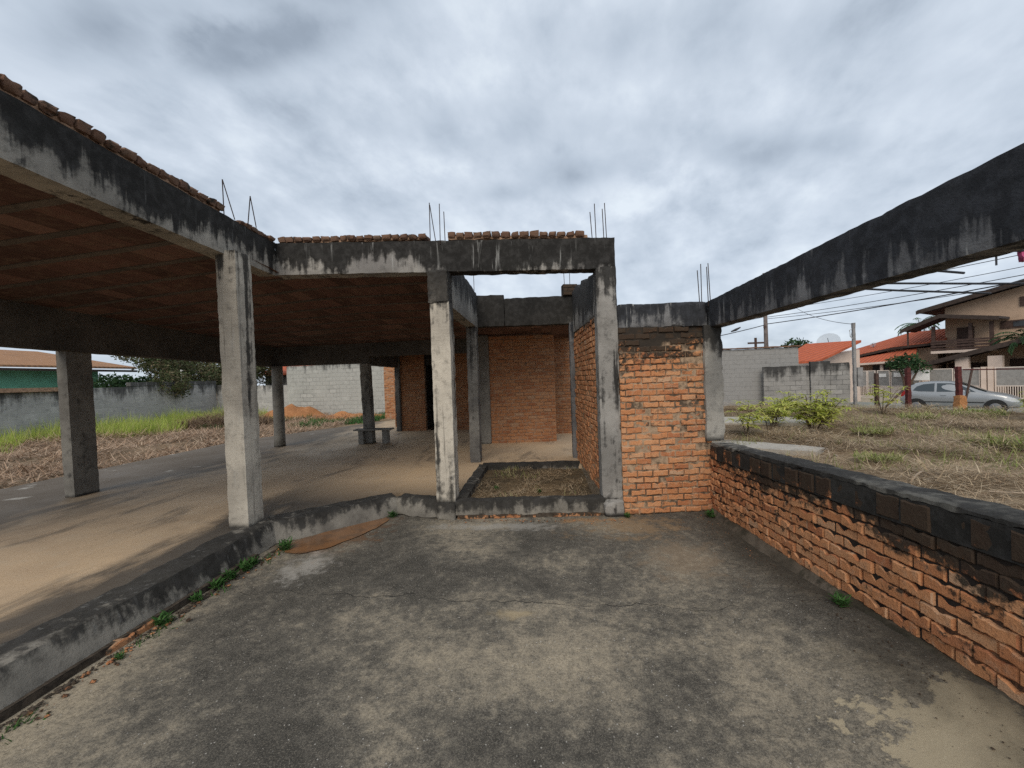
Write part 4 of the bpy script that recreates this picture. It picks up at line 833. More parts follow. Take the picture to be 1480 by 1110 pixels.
def wire(a, b, sag, r, label):
    a, b = Vector(a), Vector(b); pts = []
    for i in range(17):
        u = i/16; p = a.lerp(b, u); p.z -= sag*4*u*(1-u); pts.append(p)
    mb = MB(); mb.tube(pts, r, 5); tag(mb.build('overhead_wire', M['wire']), label, 'wire', 'overhead wires over the street')
pz = (19.7, 37.9)
E_ = street(16, -1.6)
lab = 'thin dark overhead wire in the bundle running right from the tall grey pole'
for z0, z1, r in ((9.55, 9.6, .02), (9.5, 8.9, .02), (8.6, 8.5, .02), (8.0, 8.1, .018), (7.7, 7.65, .02), (6.9, 7.1, .018), (6.35, 6.75, .022), (6.2, 6.0, .02)):
    wire((pz[0]+(.6 if z0 > 9 else 0), pz[1], z0), (E_[0], E_[1], z1), .35, r, lab)
wire((pz[0], pz[1], 5.75), (E_[0], E_[1], 6.55), .3, .035, 'thickest black cable running right from the tall grey pole')
wire((20.9, 38, 8.2), (12.9, 18.3, 3.5), .5, .012, 'slack service wire dropping from the tall grey pole to the concrete pole')
wire((19.6, 38, 6.4), (5, 46, 5.4), .3, .02, 'upper wire running left from the tall grey pole behind the brick panel')
wire((19.6, 38, 5.7), (5, 44, 4.2), .5, .035, 'lower thick wire running left from the tall grey pole')

# ------------------------------------------------------------------ car
CA = thing('parked_car', 'silver three door hatchback parked at the street edge behind the red posts', 'car', (19-1.9*math.cos(R(-48)), 20.57-1.9*math.sin(R(-48)), -.5), 0)
ca_dir = R(-48)
CA.rotation_euler = (0, 0, ca_dir)
st_ = [ # x, zbottom, halfwidth, belt z, top z, roof halfwidth
 (0.0,.42,.60,.70,.74,.5),(.05,.36,.70,.80,.90,.54),(.14,.3,.76,.9,1.04,.58),(.32,.27,.80,.95,1.27,.56),(.55,.25,.82,.95,1.37,.55),(.9,.23,.83,.94,1.425,.56),(1.3,.21,.835,.925,1.445,.57),(1.7,.21,.835,.91,1.435,.57),(2.0,.21,.835,.90,1.38,.56),(2.3,.21,.835,.89,1.24,.58),(2.6,.21,.83,.88,1.07,.62),(2.82,.21,.83,.87,.955,.66),(3.0,.22,.82,.855,.92,.66),(3.3,.23,.80,.80,.86,.62),(3.55,.24,.75,.71,.77,.56),(3.72,.26,.68,.60,.65,.5),(3.82,.3,.56,.5,.54,.42)]
def ring(sx):
    x, zb, hw, zl, zt, rw = sx
    h = [(0, zb), (hw*.86, zb), (hw*.97, zb+.1), (hw*1.0, lerp(zb, zl, .45)), (hw*.995, lerp(zb, zl, .72)), (hw*.95, zl), (lerp(hw*.95, rw, .55), lerp(zl, zt, .55)), (rw, zt-.05 if zt-zl > .12 else lerp(zl, zt, .7)), (rw*.6, zt-.008), (0, zt)]
    return [(x, -y, z) for y, z in h] + [(x, y, z) for y, z in h[-2:0:-1]]
mb = MB(); rings = [ring(q) for q in st_]; n = len(rings[0]); vs = [p for r_ in rings for p in r_]
fs = [(i*n+k, i*n+(k+1) % n, (i+1)*n+(k+1) % n, (i+1)*n+k) for i in range(len(rings)-1) for k in range(n)] + [tuple(range(n)), tuple((len(rings)-1)*n+k for k in range(n))]
mb.add(vs, fs); cb = mb.build('body', M['car'], CA, True)
m_ = cb.modifiers.new('sub', 'SUBSURF'); m_.levels = 2; m_.render_levels = 2
def interp(x):
    for a, b in zip(st_, st_[1:]):
        if a[0] <= x <= b[0]: u = (x-a[0])/(b[0]-a[0]); return [lerp(p, q, u) for p, q in zip(a, b)]
def side_pt(x, z, side, off=.012):
    _, zb, hw, zl, zt, rw = interp(x); u = max(0, min(1, (z-zl)/max(.05, zt-.05-zl))); y = lerp(hw*.95, rw, u)+off
    return (x, side*y, z)
def glasspoly(name, poly, side, mat=M['carglass'], parent=CA):
    mb = MB(); o_ = [side_pt(x, z, side) for x, z in poly]; i_ = [side_pt(x, z, side, -.03) for x, z in poly]; n_ = len(poly)
    mb.add(o_+i_, [tuple(range(n_))] + [(k, (k+1) % n_, (k+1) % n_+n_, k+n_) for k in range(n_)]); return mb.build(name, mat, parent)
for sd_ in (-1, 1):
    glasspoly('side_window', [(.5, 1.02), (.62, 1.2), (.85, 1.3), (1.22, 1.345), (1.22, .97), (.7, .985)], sd_)
    d_ = glasspoly('door_window', [(1.3, .965), (1.3, 1.345), (1.75, 1.335), (2.05, 1.24), (2.35, 1.06), (2.5, .945)], sd_)
    mb = MB(); mb.tube([side_pt(2.3, .99, sd_, .03), side_pt(2.26, 1.0, sd_, .16)], [.05, .07], 8); mb.build('wing_mirror', M['car'], CA, True)
    mb = MB(); a = [(1.42, .80), (1.6, .80)]; mb.tube([(x, sd_*(interp(x)[2]*.985+.015), z) for x, z in a], .014, 6); mb.build('door_handle', M['car'], CA)
    mb = MB(); mb.tube([(x, sd_*(interp(x)[2]+.006), .5) for x in (.75, 1.2, 1.6, 2.0, 2.4, 2.75)], .02, 6); mb.build('rubbing_strip', M['rubber'], CA)
    mb = MB(); pl2 = [(3.28, .62), (3.4, .74), (3.6, .66), (3.72, .54), (3.5, .55)]
    o_ = [(x, sd_*(interp(x)[2]*.99+.01), z) for x, z in pl2]; i_ = [(x, sd_*(interp(x)[2]*.8), z+.03) for x, z in pl2]; k_ = len(pl2)
    mb.add(o_+i_, [tuple(range(k_)), tuple(range(2*k_-1, k_-1, -1))] + [(k, (k+1) % k_, (k+1) % k_+k_, k+k_) for k in range(k_)]); mb.build('headlight', M['lamp'], CA)
    mb = MB(); pl2 = [(.06, .72), (.16, .74), (.26, .9), (.2, 1.02), (.1, .9)]
    o_ = [(x, sd_*(interp(x)[2]*.98+.012), z) for x, z in pl2]; i_ = [(x, sd_*(interp(x)[2]*.85), z) for x, z in pl2]; k_ = len(pl2)
    mb.add(o_+i_, [tuple(range(k_)), tuple(range(2*k_-1, k_-1, -1))] + [(k, (k+1) % k_, (k+1) % k_+k_, k+k_) for k in range(k_)]); mb.build('tail_light', M['tail'], CA)
def toppoly(name, xa, xb, mat, inset):
    mb = MB(); N_ = 6; vs = []
    for i in range(N_+1):
        x = lerp(xa, xb, i/N_); q = interp(x)
        for k in range(7):
            u = -1+2*k/6; y = u*(q[5]-inset); z = q[4]+.012-.05*abs(u)**3*.6; vs.append((x, y, z))
    fs = [(i*7+k, i*7+k+1, (i+1)*7+k+1, (i+1)*7+k) for i in range(N_) for k in range(6)]; mb.add(vs, fs); return mb.build(name, mat, CA, True)
toppoly('windscreen', 2.0, 2.8, M['carglass'], .03); toppoly('rear_window', .16, .5, M['carglass'], .06)
for wx in (.62, 3.06):
    for sd_ in (-1, 1):
        yy = sd_*.775
        mb = MB(); mb.tube([(wx, yy-.07*sd_, .3), (wx, yy+.075*sd_, .3)], .345, 24); mb.build('wheel_well_shade', M['rubber'], CA)  # black disc standing in for the shaded hollow of the wheel well
        mb = MB(); mb.tube([(wx, yy-.1*sd_, .3), (wx, yy+.06*sd_, .3), (wx, yy+.085*sd_, .3)], [.3, .3, .27], 24); wh = mb.build('wheel', M['rubber'], CA)
        mb = MB(); mb.tube([(wx, yy+.08*sd_, .3), (wx, yy+.09*sd_, .3)], [.19, .16], 20); mb.build('rim', M['rim'], wh)
mb = MB(); mb.box(3.74, 3.845, -.42, .42, .3, .4); mb.build('grille', M['rubber'], CA)

# ------------------------------------------------------------------ vegetation
def quick_mesh(name, V, quads, mat, parent=None):
    me = bpy.data.meshes.new(name); nv, nq = len(V), len(quads)
    me.vertices.add(nv); me.vertices.foreach_set('co', np.asarray(V, np.float32).ravel())
    me.loops.add(nq*4); me.loops.foreach_set('vertex_index', np.asarray(quads, np.int32).ravel())
    me.polygons.add(nq); me.polygons.foreach_set('loop_start', np.arange(0, nq*4, 4, dtype=np.int32)); me.update(calc_edges=True); me.validate()
    me.materials.append(mat); o = bpy.data.objects.new(name, me); COL.objects.link(o)
    if parent is not None:
        o.parent = parent
    return o
def blades(name, P, az, L, Wd, pitch, curl, mat, seg=2, parent=None):
    """strips: base points P, azimuth, length, width, start pitch (rad, 90deg = upright), curl (pitch change along)"""
    n = len(P); d = np.stack([np.cos(az), np.sin(az), np.zeros(n)], 1); sd_ = np.stack([-np.sin(az), np.cos(az), np.zeros(n)], 1)
    V = np.zeros((n, (seg+1)*2, 3)); cur = P.copy(); p = pitch.copy()
    for k in range(seg+1):
        wk = (Wd*(1-.85*k/seg)/2)[:, None]; V[:, 2*k] = cur-sd_*wk; V[:, 2*k+1] = cur+sd_*wk
        step_ = (L/seg)[:, None]; cur = cur + step_*(d*np.cos(p)[:, None] + np.array([0, 0, 1])*np.sin(p)[:, None]); p = p+curl/seg
    base = np.arange(n)[:, None]*(seg+1)*2
    Q = np.concatenate([np.stack([base[:, 0]+2*k, base[:, 0]+2*k+1, base[:, 0]+2*k+3, base[:, 0]+2*k+2], 1) for k in range(seg)])
    return quick_mesh(name, V.reshape(-1, 3), Q, mat, parent)
def gzv(X, Y): return np.array([gz(x, y) for x, y in zip(X, Y)])
def nzf(X, Y, f, o=0.): return np.array([noise.noise(Vector((x*f, y*f, o))) for x, y in zip(X, Y)])
def field(n, fx, keep, seed):
    r_ = np.random.default_rng(seed); out = []
    X, Y = fx(r_, n); k = keep(X, Y, r_); X, Y = X[k], Y[k]
    return X, Y, r_
# right lot: tangled cut straw
def fx_right(r_, n):
    y = 1.2 + 16.8*r_.random(n)**1.35; x = 2.45 + (16.5-2.45)*r_.random(n); return x, y
def kp_right(X, Y, r_):
    c = .835*X+.55*Y
    slab = ((Y > 8.1) & (Y < 9.2) & (X < 5.0)) | ((Y > 11.7) & (Y < 15.3) & (X < 8.0))
    return (c < 20.9) & (X < 1.6*Y+2) & ~slab & (Y > 1.0+.0*X) & (r_.random(len(X)) < .45+1.3*nzf(X, Y, .8)+.5*nzf(X, Y, 2.6, 4))
X, Y, r_ = field(120000, fx_right, kp_right, 1)
hm = np.clip(nzf(X, Y, .75, 3)*1.3, 0, 1)*.3
cn = r_.integers(0, len(X), 900); ci = np.repeat(cn, 45); tx = X[ci]+r_.normal(size=len(ci))*.16; ty = Y[ci]+r_.normal(size=len(ci))*.16
ok_ = (tx > 2.5) & kp_right(tx, ty, r_); tx, ty = tx[ok_], ty[ok_]; X = np.concatenate([X, tx]); Y = np.concatenate([Y, ty]); hm = np.concatenate([hm, np.full(len(tx), .16)])
Z = gzv(X, Y) + r_.random(len(X))*(.03+hm)
tag(blades('dry_grass', np.stack([X, Y, Z], 1), r_.random(len(X))*6.283, .12+.3*r_.random(len(X)), .005+.005*r_.random(len(X))*(1+Y/8), (r_.random(len(X))-.3)*.5, (r_.random(len(X))-.6)*.9, M['straw']), kind='stuff')
X, Y, r_ = field(30000, fx_right, lambda X, Y, r_: kp_right(X, Y, r_) & (nzf(X, Y, .45, 8) > .12), 2)
tag(blades('brown_cut_grass', np.stack([X, Y, gzv(X, Y)+r_.random(len(X))*.09], 1), r_.random(len(X))*6.283, .1+.25*r_.random(len(X)), .006+.006*r_.random(len(X)), (r_.random(len(X))-.3)*.8, (r_.random(len(X))-.6)*.9, M['straw_dk']), kind='stuff')
X, Y, r_ = field(26000, fx_right, lambda X, Y, r_: (.835*X+.55*Y < 20.9) & (X < 1.6*Y+2) & (nzf(X, Y, .5, 15)+.4*nzf(X, Y, 2.1, 15) > .17), 3)
tag(blades('short_green_grass', np.stack([X, Y, gzv(X, Y)], 1), r_.random(len(X))*6.283, .08+.2*r_.random(len(X)), .009+.009*r_.random(len(X)), .5+.8*r_.random(len(X)), -.6*r_.random(len(X)), M['grass_mix']), kind='stuff')
# left lot: straw strip along the slab, bright tall grass along the wall
def fx_left(r_, n): return -18.6 + 10.6*r_.random(n), 4 + 17*r_.random(n)
def kp_left(X, Y, r_): return (X < np.where(Y < 11, -8.75, -8.7+(Y-11)*.46)) & (Y < 21.5-(X+13.9)*.2)
X, Y, r_ = field(60000, fx_left, lambda X, Y, r_: kp_left(X, Y, r_) & (r_.random(len(X)) < .6+.8*nzf(X, Y, .7)), 4)
Z = gzv(X, Y) + r_.random(len(X))*(.04+.3*np.clip(nzf(X, Y, .5, 31), 0, 1))
tag(blades('cut_straw', np.stack([X, Y, Z], 1), r_.random(len(X))*6.283,   .15+.4*r_.random(len(X)), .014+.014*r_.random(len(X)), (r_.random(len(X))-.3)*.7, (r_.random(len(X))-.6)*.9, M['hay']), kind='stuff')
X, Y, r_ = field(60000, fx_left, lambda X, Y, r_: kp_left(X, Y, r_) & (X < -15.4 + 3.2*nzf(X, Y, .45, 9) + .8*nzf(X, Y, 1.7, 2) + .12*(Y-14)) & (r_.random(len(X)) < .75+1.1*nzf(X, Y, .9, 5)), 5)
gl = .55+.9*np.clip(.5+nzf(X, Y, .6, 12), 0, 1)
tag(blades('bright_green_grass', np.stack([X, Y, gzv(X, Y)], 1), r_.random(len(X))*6.283, gl*(.2+.5*r_.random(len(X))), .012+.014*r_.random(len(X)), .8+.8*r_.random(len(X)), -1.1*r_.random(len(X)), M['leaf_bright'], 3), kind='stuff')
X, Y, r_ = field(9000, lambda r_, n: (-14 + 7*r_.random(n), 15+5.5*r_.random(n)), lambda X, Y, r_: kp_left(X, Y, r_) & (nzf(X, Y, .6, 44) > .1), 6)
tag(blades('low_green_weeds', np.stack([X, Y, gzv(X, Y)], 1), r_.random(len(X))*6.283, .1+.18*r_.random(len(X)), .02+.02*r_.random(len(X)), .5+.8*r_.random(len(X)), -.6*r_.random(len(X)), M['leaf_weed']), kind='stuff')
# planter bed
mb = MB(); sheet(mb, -1.02, .6, 5.14, 7.14, .06, lambda x, y: .135+.025*noise.noise(Vector((x*3, y*3, 0)))+.012*noise.noise(Vector((x*11, y*11, 0))))
tag(mb.build('planter_soil', M['planter_soil'], None, True), kind='structure')
r_ = np.random.default_rng(8); n = 2600; X = -1.0+1.55*r_.random(n); Y = 5.2+1.9*r_.random(n); k = nzf(X, Y, 2.6, 6) > -.05; X, Y = X[k], Y[k]; n = len(X)
tag(blades('planter_straw', np.stack([X, Y, .14+.03*r_.random(n)], 1), r_.random(n)*6.283, .05+.14*r_.random(n), .004+.003*r_.random(n), (r_.random(n)-.2)*.6, (r_.random(n)-.6)*.9, M['straw']), kind='stuff')
n = 900; X = -1.0+1.55*r_.random(n); Y = 5.2+1.9*r_.random(n); k = nzf(X, Y, 2.2, 3) > .18; X, Y = X[k], Y[k]; n = len(X)
tag(blades('planter_grass', np.stack([X, Y, .14+.0*X], 1), r_.random(n)*6.283, .05+.08*r_.random(n), .006+.004*r_.random(n), .6+.7*r_.random(n), -.5*r_.random(n), M['grass_mix']), kind='stuff')
# heap of orange earth, heap of cut brush
def heap(name, cx, cy, rx, ry, h, mat, label, cat):
    mb = MB(); N_ = 40
    for j in range(N_+1):
        for i in range(N_+1):
            u, v_ = -1+2*i/N_, -1+2*j/N_; x, y = cx+u*rx, cy+v_*ry; d = math.hypot(u, v_)
            z = gz(x, y) - .06 + h*max(0, 1-d)**.8*(1+.5*noise.noise(Vector((x*1.5, y*1.5, 3)))) + .05*noise.noise(Vector((x*5, y*5, 3)))*max(0, 1-d); mb.v.append((x, y, z))
    mb.f = [(j*(N_+1)+i, j*(N_+1)+i+1, (j+1)*(N_+1)+i+1, (j+1)*(N_+1)+i) for j in range(N_) for i in range(N_)]; mb.mi = [0]*len(mb.f)
    return tag(mb.build(name, mat, None, True), label, cat)
heap('dirt_heap', -12.6, 19.9, 1.9, 1.2, .75, M['orange_soil'], 'heap of loose orange earth in front of the grey block wall', 'dirt heap')
heap('dirt_heap', -9.4, 19.2, 2.6, .9, .3, M['orange_soil'], 'low spread of brown orange earth at the foot of the grey block wall', 'dirt heap')
r_ = np.random.default_rng(12); n = 7000; a_ = r_.random(n)*6.283; q_ = np.sqrt(r_.random(n)); X = -13.6+2.3*q_*np.cos(a_); Y = 16.9+1.6*q_*np.sin(a_)
Z = gzv(X, Y)+(.62*(1-q_)**.8)*r_.random(n)
tag(blades('brush_heap', np.stack([X, Y, Z], 1), r_.random(n)*6.283, .2+.5*r_.random(n), .012+.012*r_.random(n), (r_.random(n)-.25)*.9, (r_.random(n)-.6)*.8, M['straw_dk']), 'heap of brown cut brush in front of the tall green grass', 'brush heap')

def leaves(name, C, size, mat, seed, parent=None, asp=.5, up=.3):
    """one small folded quad per leaf at points C"""
    r_ = np.random.default_rng(seed); n = len(C); a = r_.normal(size=(n, 3)); a[:, 2] *= .6; a /= np.linalg.norm(a, axis=1)[:, None]
    b = r_.normal(size=(n, 3)); b[:, 2] += up; b -= a*(a*b).sum(1)[:, None]; b /= np.linalg.norm(b, axis=1)[:, None]; s_ = np.cross(a, b)
    L = (size*(.6+.8*r_.random(n)))[:, None]; w_ = L*asp
    V = np.stack([C, C+a*L*.5+s_*w_*.5, C+a*L, C+a*L*.5-s_*w_*.5], 1).reshape(-1, 3)
    o = quick_mesh(name, V, np.arange(4*n).reshape(-1, 4), mat)
    if parent is not None: o.parent = parent
    return o
def clump_points(r_, centers, per, fill=.55):
    out = []
    for (cx, cy, cz, rx, ry, rz) in centers:
        n = int(per*(rx*ry*rz)**(.66)); d = r_.normal(size=(n, 3)); d /= np.linalg.norm(d, axis=1)[:, None]
        rad = (fill+(1-fill)*r_.random(n))**1.0; nn = np.array([noise.noise(Vector((p[0]*2.2+cx, p[1]*2.2+cy, p[2]*2.2+cz))) for p in d]); rad *= 1+.35*nn
        k = nn > -.38
        out.append((np.array([cx, cy, cz]) + d*rad[:, None]*np.array([rx, ry, rz]))[k])
    return np.concatenate(out)
def tree(name, label, cat, base, centers, mat, size, per, seed, trunk, group=None, asp=.5):
    t_ = thing(name, label, cat, base, 0, group); r_ = np.random.default_rng(seed)
    C = clump_points(r_, centers, per); o = leaves('crown', C, size, mat, seed, None, asp); o.parent = t_; o.matrix_parent_inverse = Matrix.Translation(base).inverted()
    mb = MB()
    for c in centers[:7]: mb.tube([(base[0], base[1], base[2]-.1), (lerp(base[0], c[0], .35), lerp(base[1], c[1], .35), lerp(base[2], c[2], .55)), (c[0], c[1], c[2])], [trunk, trunk*.7, trunk*.25], 7)
    wp('trunk', mb, M['bark'], t_); return t_
rr = random.Random(5)
cs = [(-20.6+rr.uniform(-.8, 1.0), y + rr.uniform(-.4, .4), rr.uniform(2.0, 3.7), rr.uniform(.6, 1.2), rr.uniform(.7, 1.3), rr.uniform(.45, .85)) for y in [20.4+.27*i for i in range(34)]]
tree('large_shrub', 'large olive and reddish shrub spilling over the left boundary wall', 'shrub', (-20.6, 23, 0), cs + [(-18.6, 19.6, 2.1, .6, .9, .7), (-18.5, 20.0, 1.75, .35, .5, .5)], M['leaf_bush'], .13, 1700, 51, .09)
cs = [(-22+rr.uniform(-.5, .5), y, rr.uniform(1.9, 2.5), .8, .9, .6) for y in (19.6, 20.3, 21.0, 21.8, 22.6)]
tree('dark_shrub', 'darker green shrub beside the green house behind the wall', 'shrub', (-22, 21.2, 0), cs, M['leaf_dark'], .18, 1000, 52, .08)
# trees across the street
c0 = street(2.25, -1.15, 0)
tree('round_tree', 'small round dark green tree on the pavement in front of the red roof house', 'tree', (c0[0], c0[1], -.25), [(c0[0], c0[1], 1.75, .85, .85, .5), (c0[0]-.4, c0[1]+.3, 1.95, .5, .5, .35), (c0[0]+.45, c0[1]-.3, 1.6, .5, .5, .35), (c0[0]+.1, c0[1], 2.1, .5, .5, .3)], M['leaf_dark'], .17, 1300, 53, .09)
for (px_, py_, zz, rr_, lb) in [(25.5, 43, 3.7, 1.5, 'bushy dark tree just left of the mesh satellite dish'), (22.6, 44, 3.1, 1.1, 'dark low tree just right of the tall grey pole')]:
    tree('distant_tree', lb, 'tree', (px_, py_, -.4), [(px_+random.uniform(-1.2, 1.2), py_+random.uniform(-1, 1), zz+random.uniform(-.5, .5), rr_*.6, rr_*.6, rr_*.42) for _ in range(6)], M['leaf_dark'], .3, 420, int(px_*10), .15)
cs = [(x, 46+rr.uniform(-1, 1), 3.0+rr.uniform(-.3, .4), 1.3, 1, .8) for x in (14, 15.6, 17.2, 18.8)]
tree('distant_tree', 'low hedge like tree line left of the tall grey pole', 'tree', (16, 46, -.4), cs, M['leaf_dark'], .3, 300, 59, .15)
def palm(label, base, h, nf, L, seed, mat):
    t_ = thing('palm_tree', label, 'palm', base); r_ = random.Random(seed)
    mb = MB(); mb.tube([(0, 0, -.2), (.05, 0, h*.5), (0, .05, h)], [.16, .12, .1], 8); mb.build('trunk', M['bark'], t_)
    P, A, LL, PP = [], [], [], []
    mb = MB()
    for i in range(nf):
        az = i*2.4+r_.random()*.3; p = r_.uniform(.1, 1.3); cur = Vector((0, .05, h)); pts = [cur.copy()]
        for k in range(7):
            cur = cur + Vector((math.cos(az)*math.cos(p), math.sin(az)*math.cos(p), math.sin(p)))*L/7; p -= .24; pts.append(cur.copy())
            for sgn in (-1, 1):
                for q in range(3): P.append(pts[-2].lerp(cur, q/3)); A.append(az+sgn*r_.uniform(.7, 1.1)); LL.append(L*.3*(1-.1*k)); PP.append(p*.5-.1)
        mb.tube(pts, .018, 4)
    mb.build('frond_rib', mat, t_)
    blades('fronds', np.array([tuple(p) for p in P]), np.array(A), np.array(LL), np.full(len(P), .07), np.array(PP), np.full(len(P), -.7), mat, 2, t_)
palm('small palm rising behind the red tiled roof', street(-1.0, 12, -.3), 5.3, 16, 1.7, 3, M['leaf_weed'])
palm('dark palm in front of the two storey house at the right edge', street(6.35, 1.6, -.3), 3.2, 18, 1.5, 4, M['leaf_dark'])

# young yellow green plants on the right lot: built once, then copied
def young_plant(seed, h, nst):
    t_ = thing('young_plant', '', 'plant'); r_ = random.Random(seed); mb = MB(); P, A, LL, WW, PP = [], [], [], [], []
    for i in range(nst):
        az = r_.uniform(0, 6.28); sp_ = h*r_.uniform(.1, .6); top = Vector((math.cos(az)*sp_, math.sin(az)*sp_, h*r_.uniform(.45, 1.05)))
        mb.tube([(0, 0, -.1), (top.x*.4, top.y*.4, top.z*.5), top], [.013, .01, .006], 5)
        for k in range(r_.randint(8, 13)):
            u = r_.uniform(.35, 1.); o_ = Vector((top.x*u, top.y*u, top.z*u)); a2 = r_.uniform(0, 6.28); e = o_ + Vector((math.cos(a2), math.sin(a2), r_.uniform(.1, .7)))*r_.uniform(.12, .3)
            mb.tube([o_, e], .004, 4)
            for q in range(8): P.append(tuple(e)); A.append(a2+(q-3.5)*.62+r_.uniform(-.1, .1)); LL.append(r_.uniform(.14, .27)); WW.append(r_.uniform(.045, .07)); PP.append(r_.uniform(-.3, .35))
    mb.build('stem', M['bark'], t_)
    blades('leaves', np.array(P), np.array(A), np.array(LL), np.array(WW), np.array(PP), np.full(len(P), -.6), M['leaf_yellow'], 2, t_)
    return t_
def dup(root, loc, rz, sc, label):
    r = root.copy(); COL.objects.link(r); r.location = loc; r.rotation_euler = (0, 0, rz); r.scale = (sc, sc, sc); r['label'] = label
    for ch in root.children:
        c = ch.copy(); COL.objects.link(c); c.parent = r
    return r
yp = [young_plant(61, .8, 4), young_plant(62, .95, 9), young_plant(63, .85, 3)]
spots = [(5.15, 10.1, 0, .95, 'thin yellow green plant nearest the stub pillar, growing by the path slab'), (5.9, 10.6, 2, 1., 'spindly plant just right of the one by the stub pillar'), (6.9, 12.2, 1, .85, 'leafy yellow green plant in the middle of the clump before the low block wall'),
         (6.9, 10.6, 1, 1.05, 'fullest yellow green bush in the clump, in front of the others'), (7.8, 11.6, 1, 1., 'bright leafy plant at the right end of the clump before the low block wall'), (8.3, 14.2, 1, .9, 'yellow green plant close to the low block wall behind the clump'),
         (11.0, 14.4, 2, 1., 'sparse sapling in front of the short dark post'), (13.1, 12.0, 0, 1., 'sparse yellow green sapling in front of the car bonnet'), (13.6, 11.5, 2, .8, 'low yellow green sapling by the car nose at the right edge')]
for i, (x, y, k, s_, lb) in enumerate(spots):
    if i < 6: x -= .42; s_ *= .92
    used = yp[k].get('label')
    loc = (x, y, gz(x, y))
    if not used: yp[k].location = loc; yp[k].scale = (s_,)*3; yp[k]['label'] = lb; yp[k]['group'] = 'young plants on the right lot'
    else: o = dup(yp[k], loc, i*1.3, s_, lb)
# little weeds along kerb and wall
def weed(seed):
    t_ = thing('weed', '', 'weed', (0, 0, 0), 0, 'small weeds'); r_ = np.random.default_rng(seed); n = 60
    P = np.stack([(r_.random(n)-.5)*.09, (r_.random(n)-.5)*.09, .01+.07*r_.random(n)], 1)
    blades('leaves', P, r_.random(n)*6.283, .035+.05*r_.random(n), .016+.014*r_.random(n), .1+.9*r_.random(n), -.8*r_.random(n), M['leaf_weed'], 2, t_)
    mb = MB()
    for i in range(6): a = i*1.05; mb.tube([(0, 0, -.01), (.03*math.cos(a), .03*math.sin(a), .07)], .0025, 4)
    mb.build('stem', M['leaf_weed'], t_); return t_
wds = [(-2.72, 4.1, 1.3, 'weed beside the near end of the puddle below the hall column'), (-2.8, 3.62, 1.2, 'weed at the kerb just before the hall column'), (-2.82, 3.45, 1.1, 'second weed along the kerb from the hall column'), (-2.82, 3.3, 1., 'third weed along the kerb from the hall column'), (-2.82, 3.1, .8, 'small weed halfway along the left kerb'), (-2.8, 2.78, 1., 'bright weed alone on the left kerb near broken bricks'), (-2.74, 2.42, .5, 'tiny weed out on the driveway near the left kerb'), (-2.82, 3.75, .9, 'weed tucked against the kerb close to the hall column'),
       (-1.95, 5.08, 1., 'weed in the inner kerb corner at the far end of the puddle'), (1.9, 5.0, 1., 'weed at the corner where the low wall meets the brick panel'), (1.93, 2.9, .95, 'bright green weed at the foot of the low brick wall'), (.95, 5.02, .7, 'small weed at the foot of the grey column beside the brick panel'), (-.7, 5.75, .7, 'small green weed left in the planter bed'), (-.1, 5.6, .6, 'small green weed right in the planter bed')]
w0 = weed(71)
for i, (x, y, s_, lb) in enumerate(wds):
    s_ *= .78
    z = dz(x, y) if y < 5.1 else .15
    if i == 0: w0.location = (x, y, z); w0.scale = (s_,)*3; w0['label'] = lb
    else: dup(w0, (x, y, z), i*1.1, s_, lb)
def weed_clump(seed):
    t_ = thing('weed_clump', '', 'weed', (0, 0, 0), 0, 'weed clumps in the straw'); r_ = np.random.default_rng(seed); n = 420
    q_ = np.sqrt(r_.random(n))*.34; a_ = r_.random(n)*6.283
    P = np.stack([q_*np.cos(a_), q_*np.sin(a_)*.8, .01+.06*r_.random(n)], 1)
    blades('leaves', P, r_.random(n)*6.283, .05+.1*r_.random(n), .01+.014*r_.random(n), .1+1.0*r_.random(n), -.9*r_.random(n), M['grass_mix'], 2, t_)
    mb = MB()
    for i in range(9): a = i*.7; mb.tube([(.1*math.cos(a*3), .1*math.sin(a*3), -.02), (.2*math.cos(a), .2*math.sin(a), .1)], .003, 4)
    mb.build('stem', M['straw_twig'], t_); return t_
wc = weed_clump(77)
for i, (x, y, s_, lb) in enumerate([(5.4, 7.2, 1., 'low yellowish weed clump just beyond the near path slab in the straw'), (8.2, 8.2, 1.5, 'wide low weed clump in the straw right of the curved sticks'), (7.4, 10.0, 1.3, 'low weed clump between the curved sticks and the plants'), (8.6, 6.9, 1.1, 'small weed clump in the straw towards the right edge'), (10.6, 12.6, 1.6, 'low weed clump nearest the diagonal brace of the red post'), (12.9, 13.4, 1.8, 'low weed clump before the red post with the rusty foot')]):
    if i == 0: wc.location = (x, y, gz(x, y)+.02); wc.scale = (s_,)*3; wc['label'] = lb
    else: dup(wc, (x, y, gz(x, y)+.02), i*1.7, s_, lb)
